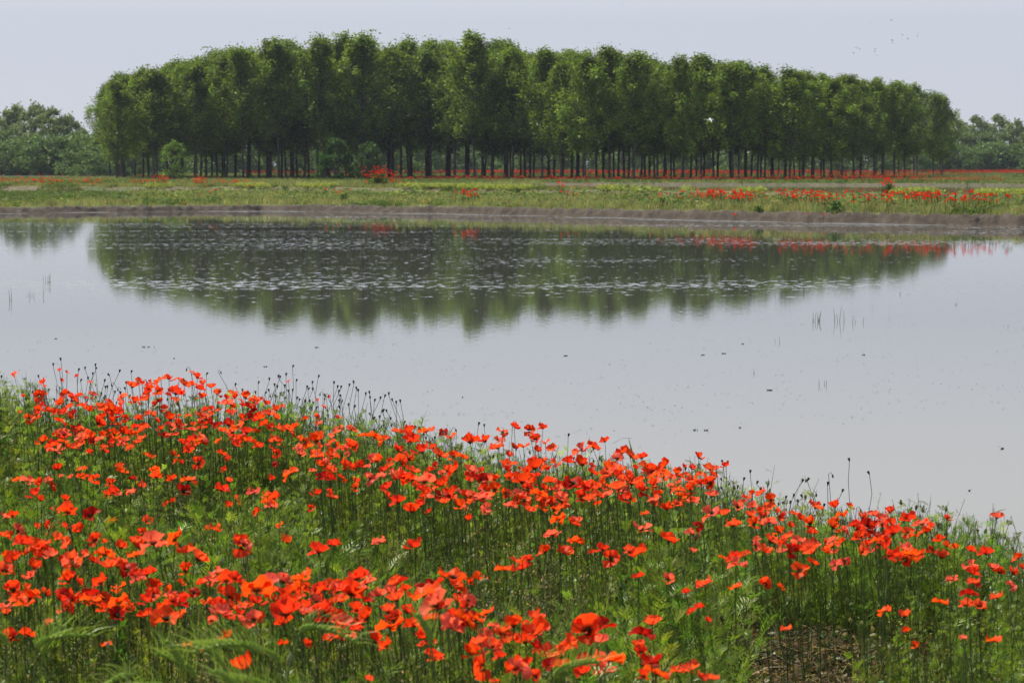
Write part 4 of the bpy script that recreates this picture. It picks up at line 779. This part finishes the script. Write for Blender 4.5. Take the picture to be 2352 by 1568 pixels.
RED = (.86, .048, .010); PNK = (.86, .11, .075); DRK = (.50, .010, .006)
BL = {0: [petals(800 + i, o, [RED, (.88, .075, .010), (.82, .036, .014), (.88, .085, .030)][i % 4]) for i, o in enumerate([.45, .55, .65, .75, .38, .85, .6, .5, .7, .95])],
      1: [petals(830 + i, o, DRK if i % 2 else RED, .9) for i, o in enumerate([.75, .85, .9, .7])],
      2: [petals(850 + i, o, PNK) for i, o in enumerate([.5, .7, .85, .95, .6])],
      3: [petals(870 + i, o, RED) for i, o in enumerate([.16, .22, .28])]}
HE = [heart(i) for i in range(3)]
def curve_stem(p0, p1, bow, seed, nod=None, k=6):
    t = np.linspace(0, 1, k)[:, None]; r = np.random.default_rng(seed); b = r.normal(0, 1, 3); b[2] = 0
    return p0 + (p1 - p0) * t + b * bow * np.sin(t * math.pi) + r.normal(0, 1, 3) * [1, 1, 0] * bow * .4 * np.sin(t * 2 * math.pi)
def stem_mesh(P, rad, T=(.085, .12, .045)):
    q = Q(); q.tube(P, rad, T, 4); return smooth_all(mesh_np("stem", *q.arr()))
def solve(px, py, wpx, k, bloom=True):
    """a point on the ray of the blossom, on the plants of the bank and at the distance its size asks for"""
    r = np.random.default_rng(9000 + k); h = r.uniform(.47, .60) if bloom else r.uniform(.5, .62)
    dx, dz = ray(px, py); best = None
    g = hit(px, py, h)
    if g is None:       # stands against the water: one of the tall ones at the edge
        ys = np.arange(6, 16.5, .05); ok = ys < edgeY(dx * ys) - .25; ys = ys[ok]; zz = CH + dz * ys; hh = zz - G(dx * ys, ys); i = int(np.argmin(hh + .02 * np.abs(ys - (ys[-1] - .6)) )); y = max(ys[-1] - r.uniform(0, 1.3), 4)
        return np.array([dx * y, y, CH + dz * y])
    y = g[1]; ys_ = .068 * F / max(wpx, 8); 
    y2 = np.clip(ys_, y - .9, y + .25); y2 = min(y2, edgeY(dx * y2) - .15) if y2 > y else y2
    z = CH + dz * y2
    if z - G(dx * y2, y2) > .72: y2 = y - .2
    if z - G(dx * y2, y2) < .25: y2 = y
    return np.array([dx * y2, y2, CH + dz * y2])
def zone(px, py):
    if py > 1330 and px < 560 and py > 1420: return "in the grasses at the bottom left corner"
    if px < 620 and py > 1170: return "in the front drift on the left"
    if py > 1290 and px < 1180: return "in the thick front drift at the bottom"
    if py > 1370 and px < 1760: return "in the close cluster at the bottom middle"
    if px > 1780 and py > 1360: return "low among the yellowish weeds at the bottom right"
    if px < 620 and py < 1040: return "in the dense crest beside the water on the left"
    if px < 620: return "scattered over the green slope on the left"
    if px < 1180 and py < 1130: return "in the dense band beside the water left of centre"
    if px < 1700 and py < 1160 and px > 1130: return "in the dense band beside the water right of centre"
    if px > 1560 and py < 1360 and py > 1000: return "in the thinner band along the water on the right"
    return "scattered over the green slope in the middle"
TW = {0: "bright red poppy", 1: "dark-eyed open red poppy", 2: "pinkish red poppy with creased petals", 3: "half closed red poppy seen from the side"}
UNIQ = {(33, 861): "lone pale red poppy on tall stems at the far left, high above the rest", (2290, 1192): "lone crumpled poppy standing tall at the right against the water", (553, 1253): "large two-lipped red poppy standing alone left of centre",
        (733, 1272): "wide slanting flat red poppy, lower left half of a joined pair", (767, 1254): "upper right half of the joined slanting pair of poppies", (210, 1185): "round folded poppy with a dark slit on the left slope",
        (1350, 1449): "big scarlet poppy with raised round petal near the bottom right of centre", (1757, 1342): "small round open poppy with black eye alone on the right slope", (2078, 1419): "orange red cup poppy above a smaller one at right",
        (455, 1063): "deep red poppy with a black eye beside the dark hollow on the left", (1268, 1230): "single round poppy alone on the green slope right of centre", (868, 1247): "single small pinkish poppy alone on the green slope left of centre",
        (2282, 1472): "single orange red poppy near the lower right corner", (563, 1543): "half closed red poppy behind the barley ears at the bottom", (1470, 1214): "twisted pinkish poppy alone above the right slope",
        (1532, 1244): "flat wide red poppy alone below the right band", (1405, 1283): "open saucer-shaped poppy with dark ring right of two tilted ones", (585, 1427): "pale pink half turned poppy among the front drift",
        (2156, 1277): "ragged poppy", (930, 943): "single poppy rising above the band against the water left of centre"}
cut = sorted(range(len(BLOOMS)), key=lambda i: -BLOOMS[i][2])[:296]; cut = set(cut)
mass = []; nuniq = 0
def pose(r, t, px):
    tl = {0: (.38, .22), 1: (.68, .15), 2: (.40, .25), 3: (.15, .15)}[t]; tilt = abs(r.normal(*tl)); az = r.random() * 6.28
    if t == 1: az = r.normal(-math.pi / 2, .5)       # the eye turns to the camera
    elif r.random() < .45: az = r.normal(math.pi * .7, .9)       # others lean to the sun
    return tilt, az
for k, (px, py, wp, t) in enumerate(BLOOMS):
    p = solve(px, py, wp, k); r = np.random.default_rng(5000 + k); tilt, az = pose(r, t, px)
    size = np.clip(wp * p[1] / F / .073, .34, 1.30) * r.uniform(.98, 1.12)
    if t == 3: size *= 1.45
    me = BL[t][r.integers(len(BL[t]))]
    rot = (0, tilt, az)
    if k not in cut: mass.append((p, size, t, az, tilt, r.integers(99))); continue
    gz = float(G(p[0], p[1])); base = np.array([p[0] + r.normal(0, .08), p[1] + r.normal(0, .08), gz - .01])
    lab = "%s %s" % (TW[t], zone(px, py)); grp = "%s %s" % (TW[t].replace(" poppy", " poppies"), zone(px, py))
    for (ux, uy), ul in UNIQ.items():
        if abs(ux - px) <= 4 and abs(uy - py) <= 4 and ul != "ragged poppy": lab, grp = ul, None; nuniq += 1
    o = empty("poppy", base); tag(o, lab, "poppy", grp)
    P = curve_stem(np.zeros(3), p - base - np.array([0, 0, .002]), .032, k); link("stem", stem_mesh(P, .0009 + .0004 * size), M["foliage"], o)
    b = link("blossom", me, M["petal"], o); b.location = p - base; b.rotation_mode = 'XYZ'; b.rotation_euler = rot; b.scale = (size,) * 3
    if wp > 26 or t == 1: c_ = link("flower_centre", HE[k % 3], M["foliage"], b)
print("UNIQ", nuniq, "poppies", len(cut), "unique", nuniq, "rest", len(mass))
# the smaller remainder and the half hidden ones between them: one mass
r = np.random.default_rng(404)
for poly, n in [((80, 600, 905, 1030), 95), ((620, 1120, 975, 1075), 85), ((1150, 1640, 1055, 1150), 85), ((1700, 2140, 1165, 1270), 30), ((320, 1080, 1330, 1440), 75), ((0, 330, 1210, 1400), 26), ((0, 1500, 1090, 1290), 46), ((1500, 2250, 1240, 1400), 18), ((1640, 2200, 1180, 1280), 26), ((960, 1420, 1420, 1540), 20), ((960, 1560, 1430, 1540), 16), ((0, 360, 1230, 1400), 18), ((60, 640, 1010, 1110), 10)]:
    for k in range(n):
        px = r.uniform(poly[0], poly[1]); t_ = (px - poly[0]) / (poly[1] - poly[0]); py = r.uniform(poly[2], poly[3]) + {0: 0}.get(0) + (110 * t_ if poly[0] == 620 else 0) + (20 * t_ if poly[0] in (1150, 1700) else 0)
        g = hit(px, py, r.uniform(.44, .56))
        if g is not None: mass.append((np.array(g), r.uniform(.38, .78), int(r.choice([0, 0, 0, 2, 1])), r.random() * 6.28, abs(r.normal(.5, .3)), r.integers(99)))
def mesh_arr(me):
    V = np.empty(len(me.vertices) * 3, np.float32); me.vertices.foreach_get("co", V); T = np.empty(len(me.vertices) * 4, np.float32); me.attributes["tint"].data.foreach_get("color", T)
    Fq = np.empty(len(me.polygons) * 4, np.int32); me.polygons.foreach_get("vertices", Fq); return V.reshape(-1, 3), Fq.reshape(-1, 4), T.reshape(-1, 4)[:, :3]
ARR = {k: [mesh_arr(m) for m in v] for k, v in BL.items()}
q = Q()
for p, size, t, az, tilt, i in mass:
    V, Fq, T = ARR[t][i % len(ARR[t])]; V = V * size; c, s = math.cos(tilt), math.sin(tilt); V = np.stack([V[:, 0] * c + V[:, 2] * s, V[:, 1], -V[:, 0] * s + V[:, 2] * c], 1)
    c, s = math.cos(az), math.sin(az); V = np.stack([V[:, 0] * c - V[:, 1] * s, V[:, 0] * s + V[:, 1] * c, V[:, 2]], 1) + p; q.add(V, Fq, T)
    g = float(G(p[0], p[1])); q.tube(curve_stem(np.array([p[0] + .03, p[1], g]), np.asarray(p, float), .012, i), .0014, (.085, .12, .045), 3)
me = mesh_np("small_poppies", *q.arr()); smooth_all(me); o = link("small_poppies", me, M["petal"]); tag(o, "smaller and half hidden poppies filling the drifts", kind="stuff")

# seed heads and drooping buds that stand against the water
def podm(seed, bud):
    q = Q(); g = (.045, .055, .028)
    if bud: q.tube([[0, 0, 0], [0, 0, -.004], [0, 0, -.011], [0, 0, -.019]], [.0012, .0042, .0046, .0008], (.07, .095, .04), 7)
    else:
        q.tube([[0, 0, -.002], [0, 0, .002], [0, 0, .009], [0, 0, .0145]], [.0012, .0032, .0052, .0056], g, 8); q.tube([[0, 0, .0140], [0, 0, .0152], [0, 0, .0172], [0, 0, .0178]], [.0066, .0070, .0066, .0012], (.03, .03, .022), 9)
    return smooth_all(mesh_np("bud" if bud else "seed_head", *q.arr()))
PD = [podm(0, 0), podm(1, 1)]
BUDS = {(1, 2)}
def podzone(px): return "at the left end" if px < 330 else "behind the left crest of poppies" if px < 620 else "in the thick stand of stems left of centre" if px < 760 else "in the middle of the bank" if px < 1350 else "above the right band of poppies" if px < 1860 else "near the right corner"
extra = []
r = np.random.default_rng(606)
for n, x0, x1, y0, y1 in [(34, 600, 790, 895, 990), (22, 60, 300, 895, 940), (12, 790, 1000, 930, 985), (14, 1640, 1860, 1100, 1170), (18, 2050, 2330, 1235, 1310), (10, 1290, 1420, 1030, 1080)]:
    for k in range(n): t_ = r.random(); extra.append((x0 + (x1 - x0) * t_, r.uniform(y0, y1) + (30 * t_ if x0 > 700 else 0)))
for k, (px, py) in enumerate(list(PODS) + extra):
    r = np.random.default_rng(3000 + k); dx, dz = ray(px, py); ys = np.arange(8, 16.4, .05); ys = ys[ys < edgeY(dx * ys) - .12]
    y = ys[-1] - r.uniform(0, 1.5); p = np.array([dx * y, y, CH + dz * y]); g = float(G(p[0], p[1]))
    for _ in range(30):
        if p[2] - g < .80 or y < 8.5: break
        y -= .1; p = np.array([dx * y, y, CH + dz * y]); g = float(G(p[0], p[1]))
    bud = r.random() < (.12 if px < 1300 else .30); lean = r.normal(0, .05)
    base = np.array([p[0] + lean, p[1] + r.normal(0, .05), g - .01]); o = empty("poppy_bud_stem" if bud else "poppy_seed_stem", base)
    one = {(1951, 1059): "tallest thin stem with a seed head above the right band", (140, 828): "bent seed head stem at the left, highest of its group"}
    lab = ("nodding bud on a hooked stem " if bud else "dark seed head on a thin stem ") + podzone(px)
    hit1 = [v for (a, b), v in one.items() if abs(a - px) < 3 and abs(b - py) < 3 and not bud]
    tag(o, hit1[0] if hit1 else lab, "poppy bud" if bud else "seed head", None if hit1 else ("nodding buds " if bud else "dark poppy seed heads ") + podzone(px))
    P = curve_stem(np.zeros(3), p - base, .042, 77 + k, k=7)
    if bud: e = P[-1].copy(); s = r.choice([-1, 1]); P = np.vstack([P, e + [s * .009, 0, .008], e + [s * .018, 0, -.002]]); 
    link("stem", stem_mesh(P, .00135, (.05, .065, .03)), M["foliage"], o)
    b = link("bud" if bud else "seed_head", PD[int(bud)], M["foliage"], o); b.location = P[-1]; b.scale = (1.0,) * 3; b.rotation_euler = (r.normal(0, .2), r.normal(0, .25), 0)

# two pale fat buds on stout stems in the front drift, a tall grass blade, barley ears close to the lens
def fatbud(px, py, y, lab, s=1.0, tip=(.3, 0, .95)):
    dx, dz = ray(px, py); p = np.array([dx * y, y, CH + dz * y]); g = float(G(p[0], p[1])); base = np.array([p[0] - .05, y + .02, g - .01]); o = tag(empty("poppy_bud_stem", base), lab, "poppy bud", "plump pale green poppy buds in the front drift")
    link("stem", stem_mesh(curve_stem(np.zeros(3), p - base, .02, int(px)), .0020, (.13, .17, .07)), M["foliage"], o)
    q = Q(); d = np.array(tip, float); d /= np.linalg.norm(d); q.tube([d * 0, d * .006, d * .016, d * .026, d * .030], [.002, .0068, .0082, .0052, .001], (.24, .27, .13), 9)
    b = link("bud", smooth_all(mesh_np("bud", *q.arr())), M["foliage"], o); b.location = p - base; b.scale = (s,) * 3
for px, py, y, lab, s, tip in [(1100, 1338, 6.6, "plump pale bud leaning over a red poppy in the middle", 1.0, (.95, 0, .3)), (443, 1236, 8.2, "pale hanging bud on the slope at left", .9, (0, 0, -1)), (307, 1212, 8.6, "round pale bud beside a folded poppy on the left", .9, (0, 0, -1)),
                              (632, 1335, 6.6, "left one of a pair of grey buds in the front drift", 1., (0, 0, -1)), (641, 1337, 6.7, "right one of a pair of grey buds in the front drift", 1., (0, 0, -1)), (721, 1350, 6.4, "pale egg-shaped bud right of the pair of grey buds", 1.1, (0, 0, -1)),
                              (485, 1318, 6.8, "pale bud pointing right above the orange poppy", .9, (.9, 0, .4)), (510, 1300, 7.0, "small grey seed pod on a straight stem at the left", .8, (0, 0, 1)), (667, 1500, 5.2, "blurred green bud behind the barley ears", 1., (0, 0, -1)),
                              (1705, 1575, 6.4, "green capsule at the bottom edge right of the cluster", 1.1, (0, 0, 1)), (1465, 1493, 6.3, "brownish bud right of the bottom middle cluster", 1., (0, 0, -1)), (1133, 1505, 5.8, "greyish bud hanging left of the bottom cluster", 1., (.1, 0, -1)), (825, 1285, 9, "pale bud on a hairy stem over the dark hollow", .9, (-.3, 0, .9))]: fatbud(px, py, y, lab, s, tip)
dx, dz = ray(1452, 1006); y = 13.2; top = np.array([dx * y, y, CH + dz * y]); dx2, dz2 = ray(1466, 1120); bt = np.array([dx2 * y, y, CH + dz2 * y])
q = Q(); t = np.linspace(0, 1, 7)[:, None]; q.blade(bt + (top - bt) * t + np.array([-.02, 0, 0]) * (t ** 2), [.012, .020, .022, .019, .013, .007, .002], np.array([0, 1., .1]), (.07, .14, .035))
gb = np.array([bt[0] + .02, y, float(G(bt[0], y))]); q.blade([gb, (gb + bt) / 2, bt], [.006, .008, .012], np.array([0, 1., .1]), (.07, .13, .035))
q.tube([top, top + [-.05, 0, .002], top + [-.11, 0, -.03]], .0008, (.09, .11, .05), 3)
tag(link("tall_grass_leaf", mesh_np("tall_grass_leaf", *q.arr()), M["foliage"]), "single broad green grass blade rising above the poppies against the water", "grass blade")

def barley(seed, bend):
    r = np.random.default_rng(seed); q = Q(); st = Q(); L = .075
    ax = lambda t: np.array([bend * L * t * t * 1.2, 0, L * t])
    for i in range(13):
        t = i / 13
        for s in (1, -1):
            p = ax(t) + np.array([0, 0, 0]); d = np.array([bend * .5 * t + s * .42, r.normal(0, .2), 1.]); d /= np.linalg.norm(d)
            q.tube([p, p + d * .006, p + d * .013], [.0022, .0046, .0014], np.array([.30, .42, .06]) * r.uniform(.85, 1.15), 4)
            q.blade([p + d * .012, p + d * .035 + [0, 0, .003], p + d * .062 + [bend * .012, 0, .004]], [.0016, .0012, .0005], r.normal(0, 1, 3), np.array([.28, .38, .07]) * r.uniform(.8, 1.2))
    return mesh_np("ear", *q.arr())
EARS = [barley(1, .7), barley(2, 1.1), barley(3, .3)]
for k, (px, py, px2, py2, y, lab) in enumerate([(560, 1262 + 240, 505, 1150 + 290, 4.3, 0), (600, 1500, 528, 1420, 4.2, 0), (515, 1530, 465, 1455, 4.4, 0), (640, 1520, 600, 1452, 4.5, 0), (690, 1450, 725, 1420, 4.6, 0), (420, 1545, 412, 1485, 4.3, 0), (445, 1555, 430, 1500, 4.5, 0),
                                          (85, 1490, 105, 1440, 4.4, 1), (100, 1500, 110, 1460, 4.6, 1), (15, 1480, 0, 1440, 4.5, 1), (300, 1555, 240, 1543, 4.4, 1), (560, 1600, 520, 1530, 4.0, 0), (620, 1590, 575, 1520, 4.1, 0), (380, 1585, 330, 1540, 4.1, 1), (990, 1480, 985, 1425, 4.6, 2), (1275, 1555, 1300, 1510, 4.4, 3), (720, 1600, 665, 1545, 4.0, 2)]):
    dx, dz = ray(px, py); p = np.array([dx * y, y, CH + dz * y]); dx, dz = ray(px2, py2); e = np.array([dx * y, y, CH + dz * y]); v = e - p; ang = math.atan2(v[0], v[2])
    lab, grp = [("blurred green barley ear in the leaning bunch at the bottom left of centre", "leaning barley ears left of the bottom centre"), ("blurred barley ear near the bottom left corner", "barley ears near the bottom left corner"), ("blurred upright barley ear low in the bottom middle", "barley ears low in the bottom middle"), ("lone blurred barley ear leaning right in front of the bottom poppies", None)][lab]
    g = float(G(p[0] - .1 * math.sin(ang), y)); base = np.array([p[0] - .25 * math.sin(ang), y, g]); o = tag(empty("wild_barley", base), lab, "barley ear", grp)
    P = curve_stem(np.zeros(3), p - base, .01, k); link("stem", stem_mesh(P, .0015, (.12, .18, .05)), M["ear"], o)
    b = link("ear", EARS[k % 3], M["ear"], o); b.location = p - base; b.rotation_euler = (0, ang * .9, 0); s = np.linalg.norm(v) / .085; b.scale = (1, 1, max(.8, s))
    if ang < 0: b.rotation_euler = (0, ang * .9, 0); b.scale = (-1, 1, max(.8, s))
    if ang > 0: b.scale = (1, 1, max(.8, s))

# ------------------------------------------------------------------ the air
hm, t = newmat("haze_air"); v = N(t, "ShaderNodeVolumePrincipled"); v.inputs["Color"].default_value = (.80, .86, 1.0, 1); v.inputs["Density"].default_value = HAZE; v.inputs["Anisotropy"].default_value = .25
o = N(t, "ShaderNodeOutputMaterial"); t.links.new(v.outputs[0], o.inputs["Volume"])
x0, x1, y0, y1, z0, z1 = -4200, 4200, -1700, 5700, -1.6, 34.0
me = bpy.data.meshes.new("haze"); me.from_pydata([(x, y, z) for x in (x0, x1) for y in (y0, y1) for z in (z0, z1)], [], [(0, 1, 3, 2), (4, 6, 7, 5), (0, 4, 5, 1), (2, 3, 7, 6), (0, 2, 6, 4), (1, 5, 7, 3)]); me.update()
tag(link("haze", me, hm), kind="stuff")
